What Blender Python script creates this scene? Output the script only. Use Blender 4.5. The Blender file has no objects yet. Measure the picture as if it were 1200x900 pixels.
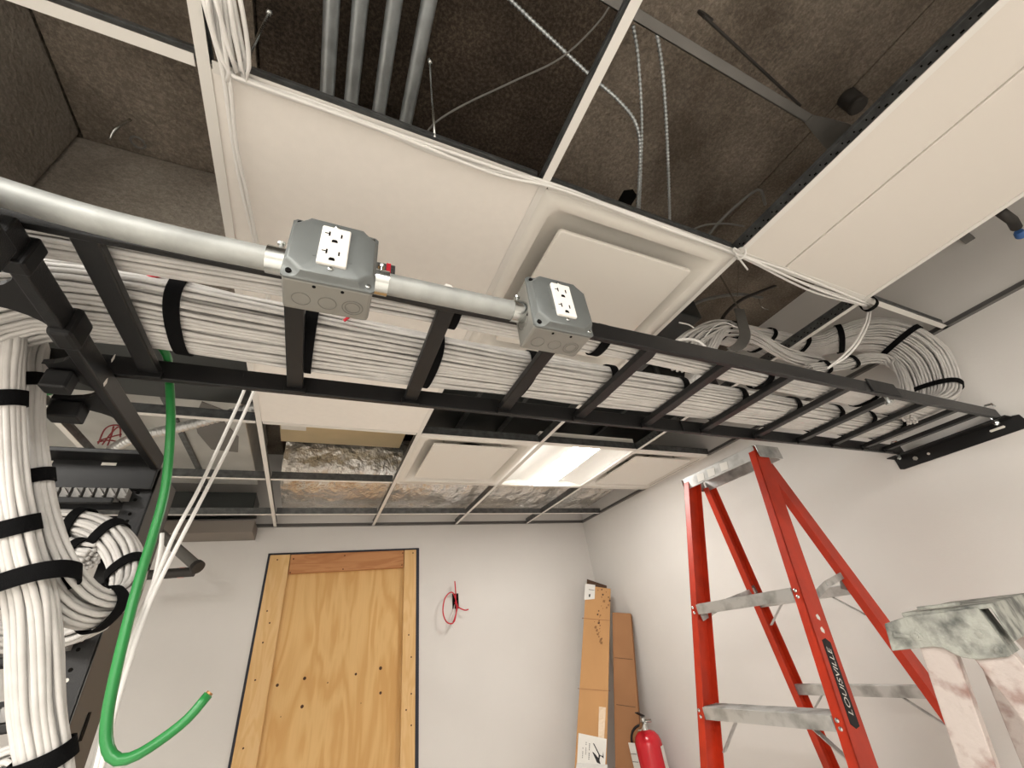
import bpy, bmesh, math, random
import numpy as np
from mathutils import Vector, Matrix

# ------------------------------------------------------------------ camera
sc = bpy.context.scene
COL = sc.collection
CAM = np.array([0.0, 0.0, 1.766])
RM = np.array([[0.91179722, -0.3929623, -0.11919088],
               [0.12119727, 0.53485006, -0.83620969],
               [0.39234813, 0.74800806, 0.53530075]])
FPX = 477.0
cd = bpy.data.cameras.new('camera')
cd.sensor_width = 36.0
cd.lens = FPX / 1200 * 36.0
cd.clip_start = 0.02
cam = bpy.data.objects.new('camera', cd)
COL.objects.link(cam)
r_, d_, f_ = RM[0], RM[1], RM[2]
cam.matrix_world = Matrix(((r_[0], -d_[0], -f_[0], CAM[0]), (r_[1], -d_[1], -f_[1], CAM[1]),
                           (r_[2], -d_[2], -f_[2], CAM[2]), (0, 0, 0, 1)))
sc.camera = cam
# ------------------------------------------------------------------ world + exposure
w = bpy.data.worlds.new('world')
sc.world = w
w.use_nodes = True
w.node_tree.nodes['Background'].inputs[0].default_value = (0.9, 0.95, 1.0, 1)
w.node_tree.nodes['Background'].inputs[1].default_value = 0.02
sc.view_settings.view_transform = 'Standard'
sc.view_settings.look = 'None'
sc.view_settings.gamma = 1.0
sc.view_settings.use_curve_mapping = False
sc.view_settings.exposure = 1.62
LED_STRENGTH = 30.0      # emission of each ceiling light's lens (one in view, the unseen ones added; see troffer())
random.seed(7)
rng = np.random.default_rng(11)


# ------------------------------------------------------------------ helpers
def at(px, py, ax, val):
    """photo pixel -> room point on the plane axis[ax] = val"""
    r = RM.T @ np.array([px - 600, py - 450, FPX])
    return CAM + r * (val - CAM[ax]) / r[ax]


def V(*a):
    return np.array(a, float)


def nrm(a):
    a = np.asarray(a, float)
    return a / (np.linalg.norm(a) + 1e-12)


def S(r, g, b):
    def c(x):
        x /= 255.0
        return x / 12.92 if x <= 0.04045 else ((x + 0.055) / 1.055) ** 2.4
    return (c(r), c(g), c(b), 1.0)


MATS = {}


def mat(name, rgb, rough=0.5, metal=0.0, var=0.0, vscale=6.0, bump=0.0, bscale=40.0, spec=0.5,
        emit=0.0, stretch=(1, 1, 1), rgb2=None, detail=4.0, lo=0.35, hi=0.65, bdist=0.01):
    if name in MATS:
        return MATS[name]
    m = bpy.data.materials.new(name)
    m.use_nodes = True
    nt = m.node_tree
    b = nt.nodes['Principled BSDF']
    b.inputs['Base Color'].default_value = rgb
    b.inputs['Roughness'].default_value = rough
    b.inputs['Metallic'].default_value = metal
    b.inputs['Specular IOR Level'].default_value = spec
    if emit:
        b.inputs['Emission Color'].default_value = rgb
        b.inputs['Emission Strength'].default_value = emit
    if var or bump or rgb2:
        tc = nt.nodes.new('ShaderNodeTexCoord')
        mp = nt.nodes.new('ShaderNodeMapping')
        mp.inputs['Scale'].default_value = stretch
        nt.links.new(tc.outputs['Object'], mp.inputs['Vector'])
    if var or rgb2:
        n = nt.nodes.new('ShaderNodeTexNoise')
        n.inputs['Scale'].default_value = vscale
        n.inputs['Detail'].default_value = detail
        nt.links.new(mp.outputs['Vector'], n.inputs['Vector'])
        cr = nt.nodes.new('ShaderNodeValToRGB')
        a = rgb2 if rgb2 else tuple(c * (1 - var) for c in rgb[:3]) + (1,)
        cr.color_ramp.elements[0].position = lo
        cr.color_ramp.elements[0].color = a
        cr.color_ramp.elements[1].position = hi
        cr.color_ramp.elements[1].color = rgb
        nt.links.new(n.outputs['Fac'], cr.inputs['Fac'])
        nt.links.new(cr.outputs['Color'], b.inputs['Base Color'])
    if bump:
        n2 = nt.nodes.new('ShaderNodeTexNoise')
        n2.inputs['Scale'].default_value = bscale
        n2.inputs['Detail'].default_value = 5.0
        nt.links.new(mp.outputs['Vector'], n2.inputs['Vector'])
        bp = nt.nodes.new('ShaderNodeBump')
        bp.inputs['Strength'].default_value = bump
        bp.inputs['Distance'].default_value = bdist
        nt.links.new(n2.outputs['Fac'], bp.inputs['Height'])
        nt.links.new(bp.outputs['Normal'], b.inputs['Normal'])
    MATS[name] = m
    return m


def speckle(m, amount, scale):
    """fine pale aggregate specks over an existing colour"""
    nt = m.node_tree
    b = nt.nodes['Principled BSDF']
    src = b.inputs['Base Color'].links[0].from_socket
    tc = nt.nodes.new('ShaderNodeTexCoord')
    n = nt.nodes.new('ShaderNodeTexNoise')
    n.inputs['Scale'].default_value = scale
    n.inputs['Detail'].default_value = 3
    n.inputs['Roughness'].default_value = 0.7
    nt.links.new(tc.outputs['Object'], n.inputs['Vector'])
    cr = nt.nodes.new('ShaderNodeValToRGB')
    cr.color_ramp.elements[0].position = 0.42
    cr.color_ramp.elements[0].color = (1 - amount, 1 - amount, 1 - amount, 1)
    cr.color_ramp.elements[1].position = 0.68
    cr.color_ramp.elements[1].color = (1 + amount * 2.2, 1 + amount * 2.2, 1 + amount * 2.2, 1)
    nt.links.new(n.outputs['Fac'], cr.inputs['Fac'])
    mx = nt.nodes.new('ShaderNodeMixRGB')
    mx.blend_type = 'MULTIPLY'
    mx.inputs['Fac'].default_value = 1
    nt.links.new(src, mx.inputs['Color1'])
    nt.links.new(cr.outputs['Color'], mx.inputs['Color2'])
    nt.links.new(mx.outputs['Color'], b.inputs['Base Color'])


def frame_from(d, side):
    """orthonormal (side, up) perpendicular to d"""
    d = nrm(d)
    s = np.asarray(side, float)
    s = nrm(s - d * (s @ d))
    return s, np.cross(d, s)


class MB:
    def __init__(self):
        self.v = []
        self.f = []
        self.mi = []
        self.n = 0

    def add(self, vs, fs, mi=0):
        self.v.extend([tuple(map(float, p)) for p in vs])
        self.f.extend([tuple(i + self.n for i in f) for f in fs])
        self.mi.extend([mi] * len(fs))
        self.n += len(vs)
        return self

    def box(self, lo, hi, mi=0):
        (a, b, c), (d, e, f) = lo, hi
        vs = [(a, b, c), (d, b, c), (d, e, c), (a, e, c), (a, b, f), (d, b, f), (d, e, f), (a, e, f)]
        return self.add(vs, [(0, 3, 2, 1), (4, 5, 6, 7), (0, 1, 5, 4), (1, 2, 6, 5), (2, 3, 7, 6), (3, 0, 4, 7)], mi)

    def bar(self, A, B, w, t, side, mi=0, w2=None, t2=None):
        """bar from A to B, width w along `side`, thickness t across"""
        A = np.asarray(A, float)
        B = np.asarray(B, float)
        s, u = frame_from(B - A, side)
        w2 = w if w2 is None else w2
        t2 = t if t2 is None else t2
        vs = [A - s * w / 2 - u * t / 2, A + s * w / 2 - u * t / 2, A + s * w / 2 + u * t / 2, A - s * w / 2 + u * t / 2,
              B - s * w2 / 2 - u * t2 / 2, B + s * w2 / 2 - u * t2 / 2, B + s * w2 / 2 + u * t2 / 2, B - s * w2 / 2 + u * t2 / 2]
        return self.add(vs, [(0, 3, 2, 1), (4, 5, 6, 7), (0, 1, 5, 4), (1, 2, 6, 5), (2, 3, 7, 6), (3, 0, 4, 7)], mi)

    def prism(self, poly, O, ex, ey, t, mi=0):
        """polygon in (ex, ey) at O, extruded by vector t"""
        O, ex, ey, t = (np.asarray(q, float) for q in (O, ex, ey, t))
        n = len(poly)
        a = [O + ex * x + ey * y for x, y in poly]
        b = [p + t for p in a]
        fs = [tuple(range(n - 1, -1, -1)), tuple(range(n, 2 * n))]
        fs += [(i, (i + 1) % n, n + (i + 1) % n, n + i) for i in range(n)]
        return self.add(a + b, fs, mi)

    def tube(self, pts, r, n=8, cap=True, mi=0, radii=None):
        P = np.asarray(pts, float)
        T = np.gradient(P, axis=0)
        T /= np.linalg.norm(T, axis=1)[:, None] + 1e-12
        up = V(0, 0, 1) if abs(T[0][2]) < 0.9 else V(1, 0, 0)
        s = nrm(np.cross(T[0], up))
        base = self.n
        vs = []
        an = np.arange(n) * 2 * math.pi / n
        ca, sa = np.cos(an), np.sin(an)
        for i in range(len(P)):
            s = nrm(s - T[i] * (s @ T[i]))
            u = np.cross(T[i], s)
            rr = r if radii is None else radii[i]
            vs.append(P[i] + rr * (ca[:, None] * s + sa[:, None] * u))
        vs = np.concatenate(vs)
        fs = []
        for i in range(len(P) - 1):
            for k in range(n):
                k2 = (k + 1) % n
                fs.append((i * n + k, i * n + k2, (i + 1) * n + k2, (i + 1) * n + k))
        if cap:
            fs.append(tuple(range(n - 1, -1, -1)))
            m = (len(P) - 1) * n
            fs.append(tuple(range(m, m + n)))
        return self.add(vs, fs, mi)

    def cyl(self, A, B, r, n=16, mi=0, r2=None):
        return self.tube([A, B], r, n, True, mi, radii=[r, r if r2 is None else r2])

    def lathe(self, prof, O, axis=(0, 0, 1), n=24, mi=0):
        axis = nrm(axis)
        up = V(0, 1, 0) if abs(axis[1]) < 0.9 else V(1, 0, 0)
        s = nrm(np.cross(axis, up))
        u = np.cross(axis, s)
        O = np.asarray(O, float)
        vs = []
        for (r, h) in prof:
            for k in range(n):
                a = 2 * math.pi * k / n
                vs.append(O + axis * h + r * (math.cos(a) * s + math.sin(a) * u))
        fs = []
        for i in range(len(prof) - 1):
            for k in range(n):
                k2 = (k + 1) % n
                fs.append((i * n + k, i * n + k2, (i + 1) * n + k2, (i + 1) * n + k))
        fs.append(tuple(range(n - 1, -1, -1)))
        m = (len(prof) - 1) * n
        fs.append(tuple(range(m, m + n)))
        return self.add(vs, fs, mi)

    def build(self, name, mats, parent=None, bevel=0.0, smooth=False, seg=2):
        me = bpy.data.meshes.new(name)
        me.from_pydata(self.v, [], self.f)
        if not isinstance(mats, (list, tuple)):
            mats = [mats]
        for m in mats:
            me.materials.append(m)
        if len(mats) > 1:
            me.polygons.foreach_set('material_index', self.mi)
        bm = bmesh.new()
        bm.from_mesh(me)
        bmesh.ops.recalc_face_normals(bm, faces=bm.faces)
        bm.to_mesh(me)
        bm.free()
        if smooth:
            me.polygons.foreach_set('use_smooth', [True] * len(me.polygons))
        me.update()
        o = bpy.data.objects.new(name, me)
        COL.objects.link(o)
        if smooth == 'auto':
            md = o.modifiers.new('es', 'EDGE_SPLIT')
            md.split_angle = math.radians(35)
        if bevel:
            md = o.modifiers.new('bevel', 'BEVEL')
            md.width = bevel
            md.segments = seg
            md.limit_method = 'ANGLE'
            md.angle_limit = math.radians(40)
        if parent is not None:
            attach(o, parent)
        return o


def attach(o, parent):
    o.parent = parent
    pm = Matrix.Identity(4)
    p = parent
    if p.type == 'EMPTY':
        pm = Matrix.Translation(p.location)
    o.matrix_parent_inverse = pm.inverted()


def tag(o, label, cat, group=None):
    o['label'] = label
    o['category'] = cat
    if group:
        o['group'] = group
    return o


def thing(name, loc, label, cat, group=None):
    o = bpy.data.objects.new(name, None)
    o.empty_display_size = 0.05
    COL.objects.link(o)
    o.location = [float(x) for x in loc]
    return tag(o, label, cat, group)


def struct(o):
    o['kind'] = 'structure'
    return o


def copy_tree(o, parent=None, loc=None):
    c = o.copy()
    COL.objects.link(c)
    if parent is not None:
        c.parent = parent
    if loc is not None:
        c.location = loc
    for ch in list(o.children):
        copy_tree(ch, c)
    return c


def spline(ctrl, n):
    """Catmull-Rom through ctrl, n samples evenly spaced by length"""
    C = np.asarray(ctrl, float)
    C = np.vstack([2 * C[0] - C[1], C, 2 * C[-1] - C[-2]])
    out = []
    for i in range(1, len(C) - 2):
        p0, p1, p2, p3 = C[i - 1], C[i], C[i + 1], C[i + 2]
        for t in np.linspace(0, 1, 24, endpoint=False):
            out.append(0.5 * ((2 * p1) + (-p0 + p2) * t + (2 * p0 - 5 * p1 + 4 * p2 - p3) * t * t + (-p0 + 3 * p1 - 3 * p2 + p3) * t ** 3))
    out.append(C[-2])
    out = np.array(out)
    d = np.r_[0, np.cumsum(np.linalg.norm(np.diff(out, axis=0), axis=1))]
    s = np.linspace(0, d[-1], n)
    return np.stack([np.interp(s, d, out[:, k]) for k in range(out.shape[1])], 1)


def slen(ctrl):
    p = spline(ctrl, 200)
    return float(np.linalg.norm(np.diff(p, axis=0), axis=1).sum())


def bundle(root, ctrl, a, b, r, material, side=(0, 1, 0), layers=2, seed=0, wob=0.5, sides=6, straps=(), strapmat=None,
           seglen=0.035, name='cable', scale_prof=None, strap_w=0.02, per=1.0):
    """a cable bundle: each cable a tube of its own, packed on the outside layers of an ellipse a x b (half axes)"""
    rg = np.random.default_rng(seed)
    L = slen(ctrl)
    n = max(6, int(L / seglen))
    C = spline(ctrl, n)
    T = np.gradient(C, axis=0)
    T /= np.linalg.norm(T, axis=1)[:, None]
    sd = np.asarray(side, float)
    if sd.ndim == 2:
        kn = [int(np.argmin(((C - np.asarray(q)) ** 2).sum(1))) for q in ctrl]
        sds = np.stack([np.interp(np.arange(n), kn, sd[:, k]) for k in range(3)], 1)
    else:
        sds = np.repeat(sd[None], n, 0)
    SS = sds - T * (sds * T).sum(1)[:, None]
    SS /= np.linalg.norm(SS, axis=1)[:, None]
    UU = np.cross(T, SS)
    sp = np.ones(n) if scale_prof is None else np.interp(np.linspace(0, 1, n), np.linspace(0, 1, len(scale_prof)), scale_prof)
    s = np.linspace(0, L, n)
    slots = []
    for ly in range(layers):
        aa, bb = a - r - ly * r * 1.75, b - r - ly * r * 1.75
        if aa <= 0 or bb <= 0:
            continue
        per_len = math.pi * (3 * (aa + bb) - math.sqrt((3 * aa + bb) * (aa + 3 * bb)))
        k = max(3, int(per * per_len / (2 * r * 1.02)))
        # equal arc length samples on a superellipse
        th = np.linspace(0, 2 * math.pi, 720)
        e = 0.75
        x = aa * np.sign(np.cos(th)) * np.abs(np.cos(th)) ** e
        y = bb * np.sign(np.sin(th)) * np.abs(np.sin(th)) ** e
        dd = np.r_[0, np.cumsum(np.hypot(np.diff(x), np.diff(y)))]
        q = (np.arange(k) + 0.5 * ly + rg.uniform(-.15, .15, k)) / k * dd[-1] % dd[-1]
        slots += [(np.interp(t, dd, x), np.interp(t, dd, y)) for t in q]
    for i, (x, y) in enumerate(slots):
        ph = rg.uniform(0, 6.28, 4)
        wl = rg.uniform(0.35, 1.1, 4)
        am = wob * r
        dx = am * (np.sin(s / wl[0] * 6.28 + ph[0]) + 0.5 * np.sin(s / wl[1] * 9 + ph[1]))
        dy = am * 0.6 * (np.sin(s / wl[2] * 6.28 + ph[2]) + 0.5 * np.sin(s / wl[3] * 9 + ph[3]))
        P = C + SS * ((x + dx) * sp)[:, None] + UU * ((y + dy) * sp)[:, None]
        MB().tube(P, r, sides, True).build(name, material, root, smooth=True)
    for t in straps:
        j = t * (n - 1)
        j0 = int(min(max(j, 0), n - 2))
        fr = j - j0
        c = C[j0] * (1 - fr) + C[j0 + 1] * fr
        strap_ring(root, c, T[j0], SS[j0], UU[j0], a * sp[j0] + 0.0025, b * sp[j0] + 0.0025, strap_w, strapmat)
    return C


def strap_ring(root, c, T, sx, sy, a, b, w, m, name='strap', th=0.0025):
    k = 36
    an = np.arange(k) * 2 * math.pi / k
    e = 0.8
    x = np.sign(np.cos(an)) * np.abs(np.cos(an)) ** e
    y = np.sign(np.sin(an)) * np.abs(np.sin(an)) ** e
    vs = []
    for (da, dw) in ((0, -w / 2), (th, -w / 2), (th, w / 2), (0, w / 2)):
        vs.append(c + T * dw + np.outer(x * (a + da), sx) + np.outer(y * (b + da), sy))
    vs = np.concatenate(vs)
    fs = []
    for q in range(4):
        q2 = (q + 1) % 4
        for i in range(k):
            i2 = (i + 1) % k
            fs.append((q * k + i, q * k + i2, q2 * k + i2, q2 * k + i))
    return MB().add(vs, fs).build(name, m, root, smooth='auto')


def single_cable(name, ctrl, r, m, label, cat, group=None, sides=8, seg=0.02, smooth=True):
    n = max(8, int(slen(ctrl) / seg))
    o = MB().tube(spline(ctrl, n), r, sides).build(name, m, smooth=smooth)
    return tag(o, label, cat, group)


# ------------------------------------------------------------------ materials
M_wall = mat('wall_paint', S(217, 214, 210), 0.85, var=0.03, vscale=3, bump=0.05, bscale=180, spec=0.2)
M_floor = mat('floor_tile', S(226, 222, 216), 0.6, var=0.1, vscale=2.5, bump=0.1)
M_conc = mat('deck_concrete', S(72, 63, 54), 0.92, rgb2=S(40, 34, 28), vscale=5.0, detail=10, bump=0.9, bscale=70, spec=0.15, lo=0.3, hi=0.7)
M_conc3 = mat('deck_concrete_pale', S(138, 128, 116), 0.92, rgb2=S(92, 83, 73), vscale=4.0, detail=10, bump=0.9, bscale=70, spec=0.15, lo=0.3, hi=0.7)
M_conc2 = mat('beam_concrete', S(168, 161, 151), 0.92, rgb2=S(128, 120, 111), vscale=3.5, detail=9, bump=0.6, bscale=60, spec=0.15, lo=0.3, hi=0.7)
M_tile = mat('tile_white', S(240, 235, 228), 0.9, var=0.02, vscale=50, bump=0.05, bscale=400, spec=0.15)
M_white = mat('white_enamel', S(228, 224, 216), 0.45, spec=0.4)
M_tee = mat('tee_white', S(226, 223, 217), 0.5, spec=0.4)
M_web = mat('tee_galvanized', S(122, 124, 124), 0.42, metal=0.8, var=0.35, vscale=40)
M_angle = mat('wall_angle_grey', S(112, 110, 108), 0.5, metal=0.3)
M_black = mat('black_powdercoat', S(17, 17, 18), 0.42, bump=0.12, bscale=600, spec=0.45)
M_black2 = mat('black_steel', S(12, 12, 13), 0.5, spec=0.4)
M_velcro = mat('velcro_black', S(14, 14, 15), 0.95, bump=0.3, bscale=900, spec=0.1)
M_cable = mat('cable_jacket', S(206, 203, 199), 0.5, var=0.12, vscale=30, spec=0.4)
M_cable_w = mat('cable_white', S(232, 230, 226), 0.45, spec=0.4)
M_green = mat('ground_wire_green', S(38, 128, 62), 0.35, var=0.15, vscale=8, spec=0.5)
M_red = mat('red_wire', S(196, 30, 48), 0.4)
M_emt = mat('emt_galvanized', S(172, 174, 171), 0.58, metal=0.5, var=0.22, vscale=26, bump=0.05, bscale=90)
M_emt_d = mat('emt_plenum', S(200, 206, 208), 0.34, metal=0.65, var=0.25, vscale=20)
M_box = mat('box_galvanized', S(116, 120, 119), 0.5, metal=0.45, var=0.10, vscale=14)
M_boxb = mat('box_galvanized_body', S(148, 147, 141), 0.5, metal=0.45, var=0.10, vscale=14)
M_zinc = mat('zinc_bright', S(205, 208, 206), 0.22, metal=1.0)
M_zinc_r = mat('flex_zinc', S(206, 207, 205), 0.3, metal=0.6)
M_outlet = mat('outlet_white', S(236, 232, 226), 0.35)
M_hole = mat('dark_hole', S(16, 15, 14), 0.9, spec=0.1)
M_orange = mat('fiberglass_orange', S(190, 50, 20), 0.42, var=0.22, vscale=14, bump=0.04, bscale=200)
M_alum = mat('ladder_aluminium', S(200, 200, 198), 0.45, metal=0.55, rgb2=S(150, 150, 147), vscale=16, lo=0.3, hi=0.55)
M_mud = mat('mud_splattered_metal', S(164, 165, 157), 0.65, metal=0.1, rgb2=S(92, 94, 90), vscale=22, detail=8, bump=0.5, bscale=60, lo=0.36, hi=0.56)
M_mudrail = mat('mud_covered_rail', S(186, 175, 169), 0.75, rgb2=S(140, 112, 104), vscale=26, detail=8, bump=0.25, bscale=70, lo=0.26, hi=0.46)
M_card = mat('cardboard', S(190, 146, 100), 0.85, var=0.10, vscale=5, spec=0.15, stretch=(1, 1, 0.5))
M_card2 = mat('cardboard_dark', S(158, 116, 82), 0.85, var=0.08, vscale=5, spec=0.15)
M_cardin = mat('cardboard_inside', S(84, 62, 46), 0.9)
M_label = mat('label_paper', S(222, 220, 214), 0.6, var=0.05, vscale=30)
M_ink = mat('ink_black', S(24, 22, 24), 0.7)
M_inkg = mat('ink_grey', S(120, 118, 114), 0.7)
M_ext = mat('extinguisher_red', S(196, 26, 40), 0.22, spec=0.6)
M_foil = mat('foil_insulation', S(232, 231, 228), 0.2, metal=0.72, rgb2=S(206, 200, 190), vscale=4, bump=1.0, bscale=13, bdist=0.05, stretch=(1.0, .55, 1), lo=0.35, hi=0.6)
M_duct = mat('duct_galvanized', S(206, 206, 201), 0.36, metal=0.5, rgb2=S(184, 184, 179), vscale=5, bump=0.1, bscale=8)
M_ducttan = mat('duct_painted_reflection', S(204, 186, 150), 0.42, metal=0.35, rgb2=S(186, 170, 136), vscale=4)  # tan reflection on bare metal, put into the base colour
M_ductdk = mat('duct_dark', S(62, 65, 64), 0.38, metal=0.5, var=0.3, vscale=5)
M_tape = mat('grey_tape', S(112, 110, 106), 0.6)
M_pipe = mat('pipe_grey', S(120, 118, 114), 0.55, metal=0.3, var=0.1, vscale=20)
M_iron = mat('cast_iron', S(56, 53, 50), 0.6, metal=0.3)
M_blue = mat('blue_plastic', S(60, 104, 166), 0.45)
M_lens = mat('led_lens', (1.0, 0.965, 0.91, 1), 0.6, emit=LED_STRENGTH)
M_lens_dim = mat('led_lens_dimmed', (1.0, 0.965, 0.91, 1), 0.6, emit=LED_STRENGTH * .58)
M_reflect = mat('troffer_reflector', S(240, 240, 236), 0.5)

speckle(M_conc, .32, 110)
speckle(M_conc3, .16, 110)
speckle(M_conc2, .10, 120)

# ------------------------------------------------------------------ the setting
XW, YW, ZC, ZD = 2.131, 3.10, 2.590, 3.10
XL, YF = -2.3, -2.3
GX = [-2.082, -1.472, -0.862, -0.253, 0.357, 0.966, 1.576]
GY = [-2.037, -1.427, -0.818, -0.208, 0.401, 1.011, 1.621, 2.226, 2.815]

o = struct(MB().box((XL - .1, YF - .1, -0.1), (XW + .1, YW + .1, 0)).build('floor', M_floor))
o = struct(MB().box((XW, YF, 0), (XW + .12, YW + .12, ZD + .1)).build('wall_right', M_wall))
struct(MB().box((XL - .12, YF, 0), (XL, YW + .12, ZD + .1)).build('wall_left', M_wall))
struct(MB().box((XL - .12, YF - .12, 0), (XW + .12, YF, ZD + .1)).build('wall_front', M_wall))
DX0, DX1, DZ = -0.262, 0.684, 2.428      # the boarded door opening
mb = MB()
mb.box((XL, YW, 0), (DX0, YW + .12, ZD + .1))
mb.box((DX1, YW, 0), (XW, YW + .12, ZD + .1))
mb.box((DX0, YW, DZ), (DX1, YW + .12, ZD + .1))
mb.box((DX0, YW + .11, 0), (DX1, YW + .13, DZ), 1)
# electrical box cut-out, a dark recessed box set into the plaster
struct(mb.build('wall_back', [M_wall, M_hole]))

# concrete deck of cast panels with joints, a drop beam on the left
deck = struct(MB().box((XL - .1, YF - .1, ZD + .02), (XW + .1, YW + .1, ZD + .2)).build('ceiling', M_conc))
deck['label'] = 'rough brown concrete deck above the open ceiling grid'
edges = [XL - .1, -0.735, -0.285, 0.585, 1.36, XW + .1]
ys = [YF - .1, 1.9, YW + .1]
for i in range(5):
    for j in range(2):
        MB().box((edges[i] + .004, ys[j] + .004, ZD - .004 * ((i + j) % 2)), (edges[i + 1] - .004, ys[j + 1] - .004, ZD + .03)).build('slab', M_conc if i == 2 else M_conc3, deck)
MB().box((-1.6, YF + .01, 2.66), (-0.735, 0.95, ZD)).build('beam', M_conc2, deck, bevel=0.01)
MB().box((-1.6, 0.955, 2.60 + .05), (-0.14, 1.14, ZD)).build('beam', M_conc2, deck, bevel=0.012)


# suspended grid -----------------------------------------------------------
grid = thing('ceiling_grid', (0.357, 1.0, ZC), 'white suspended ceiling grid of tees with mostly open cells', 'ceiling grid')


def tee(name, A, B, lift=0.0):
    A, B = V(*A), V(*B)
    d = nrm(B - A)
    sd = V(-d[1], d[0], 0)
    up = V(0, 0, 1)
    m = MB().bar(A + up * (0.001 + lift), B + up * (0.001 + lift), 0.0178, 0.002, sd)
    o_ = m.build(name, M_tee, grid)
    wb = MB()
    wb.bar(A + up * (0.018 + lift), B + up * (0.018 + lift), 0.0025, 0.032, sd)
    wb.bar(A + up * (0.037 + lift), B + up * (0.037 + lift), 0.007, 0.008, sd)
    wb.build('web', M_web, o_)
    return o_


for x in GX[1:]:
    tee('main_tee', (x, YF, ZC), (x, YW, ZC))
xs = GX[1:] + [XW]
for j, y in enumerate(GY):
    for i in range(len(xs) - 1):
        tee('cross_tee', (xs[i] + .012, y, ZC), (xs[i + 1] - (.012 if i < len(xs) - 2 else 0), y, ZC))
# punched slots along the tee webs that face the camera
for (x, y0, y1) in ((0.966, -0.15, 0.39), (1.576, 0.43, 1.0), (1.576, 1.03, 1.6)):
    m = MB()
    k = int((y1 - y0) / 0.025)
    for q in range(k):
        yy = y0 + (q + .5) * (y1 - y0) / k
        m.box((x - .0022, yy - .003, ZC + .013), (x - .0014, yy + .003, ZC + .0165))
        m.box((x - .0022, yy + .007, ZC + .022), (x - .0014, yy + .010, ZC + .026))
    s_ = m.build('slots', M_hole, grid)
    s_['kind'] = 'stuff'


def hanger(x, y, top, dx=0.0, dy=0.0):
    m = MB().tube([V(x, y, ZC + .03), V(x + dx, y + dy, top)], 0.0027, 6)
    m.cyl(V(x + dx, y + dy, top - .004), V(x + dx, y + dy, top + .012), 0.0055, 8)
    m.build('hanger_wire', M_zinc, grid, smooth=True)


h1, h2 = at(315, 15, 2, 2.88), at(504, 73, 2, 2.96)
hanger(-0.205, 0.40, h1[2], h1[0] + .205, h1[1] - .40)
hanger(0.117, 0.40, h2[2], h2[0] - .117, h2[1] - .40)
t1 = MB().box((XL, YW - .022, ZC), (XW, YW, ZC + .002)).box((XL, YW - .0015, ZC), (XW, YW, ZC + .024)).build('trim_1', M_angle)
struct(t1)
t2 = MB().box((XW - .022, YF, ZC), (XW, YW, ZC + .002)).box((XW - .0015, YF, ZC), (XW, YW, ZC + .024)).build('trim_2', M_angle)
struct(t2)


# tiles ---------------------------------------------------------------------
def tile(i, j, label):
    x0, x1, y0, y1 = GX[i], GX[i + 1], GY[j], GY[j + 1]
    m = MB().box((x0 + .004, y0 + .004, ZC + .0025), (x1 - .004, y1 - .004, ZC + .018))
    return tag(m.build('ceiling_tile', M_tile, bevel=0.002), label, 'ceiling tile')


tile(3, 4, 'large white ceiling tile behind the upper outlet box with the cover plate')
tile(3, 5, 'white ceiling tile showing just below the cable tray beside the open duct cell')
# creased white panel, upper right cell
x0, x1, y0, y1 = GX[5], GX[6], GY[3] - .3, GY[4]
pn = thing('ceiling_panel', (1.27, 0.1, ZC), 'long white ceiling panel with a lengthwise crease near the right wall', 'ceiling panel')
M_panel = mat('panel_offwhite', S(222, 216, 208), 0.8, spec=0.2)
MB().box((x0 + .004, y0, ZC + .0025), (1.152, y1 - .004, ZC + .016)).build('panel_strip', M_panel, pn, bevel=0.003)
MB().box((1.158, y0, ZC + .0025), (x1 - .004, y1 - .004, ZC + .016)).build('panel_strip', M_panel, pn, bevel=0.003)
MB().box((1.145, y0, ZC + .013), (1.165, y1 - .004, ZC + .02)).build('backing', M_tile, pn)


# plaque diffusers ----------------------------------------------------------
def ringloft(rings):
    m = MB()
    n = len(rings[0])
    vs = [p for r in rings for p in r]
    fs = []
    for q in range(len(rings) - 1):
        for i in range(n):
            i2 = (i + 1) % n
            fs.append((q * n + i, q * n + i2, (q + 1) * n + i2, (q + 1) * n + i))
    m.add(vs, fs)
    return m


def rrect(h, rad, z, k=8):
    out = []
    for q, (sx, sy) in enumerate(((1, 1), (-1, 1), (-1, -1), (1, -1))):
        for i in range(k + 1):
            a = math.pi / 2 * (q + i / k)
            out.append(V(sx * (h - rad) + rad * math.cos(a), sy * (h - rad) + rad * math.sin(a), z))
    return out


df = thing('air_diffuser', (0, 0, 0), 'white square plaque air diffuser in the cell above the lower outlet box', 'air diffuser', 'plaque air diffusers')
ringloft([rrect(.297, .004, .004), rrect(.297, .004, -.001), rrect(.262, .02, -.001), rrect(.258, .04, .006), rrect(.245, .07, .030),
          rrect(.225, .10, .048), rrect(.19, .12, .056), rrect(.15, .149, .058), rrect(.127, .1265, .060), rrect(.125, .1245, .13)]).build('frame', M_white, df, smooth=True)
ringloft([rrect(.001, .0009, .125), rrect(.126, .1255, .125), rrect(.126, .1255, .129)]).build('duct_opening', M_hole, df)
pl = ringloft([rrect(.001, .0005, -.004), rrect(.10, .01, -.004), rrect(.212, .008, -.003), rrect(.216, .010, -.001), rrect(.216, .010, .006), rrect(.20, .02, .010), rrect(.001, .0005, .010)])
pl.build('plaque', M_white, df, bevel=0.0)
m = MB()
for sx in (-1, 1):
    for sy in (-1, 1):
        m.cyl(V(sx * .15, sy * .15, .008), V(sx * .15, sy * .15, .058), .006, 8)
m.build('hangers', M_zinc, df)
df.location = ((GX[4] + GX[5]) / 2, (GY[4] + GY[5]) / 2, ZC)
d2 = copy_tree(df, None, ((GX[4] + GX[5]) / 2, (GY[6] + GY[7]) / 2, ZC))
d2['label'] = 'white square plaque air diffuser to the left of the lit ceiling light'
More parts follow.
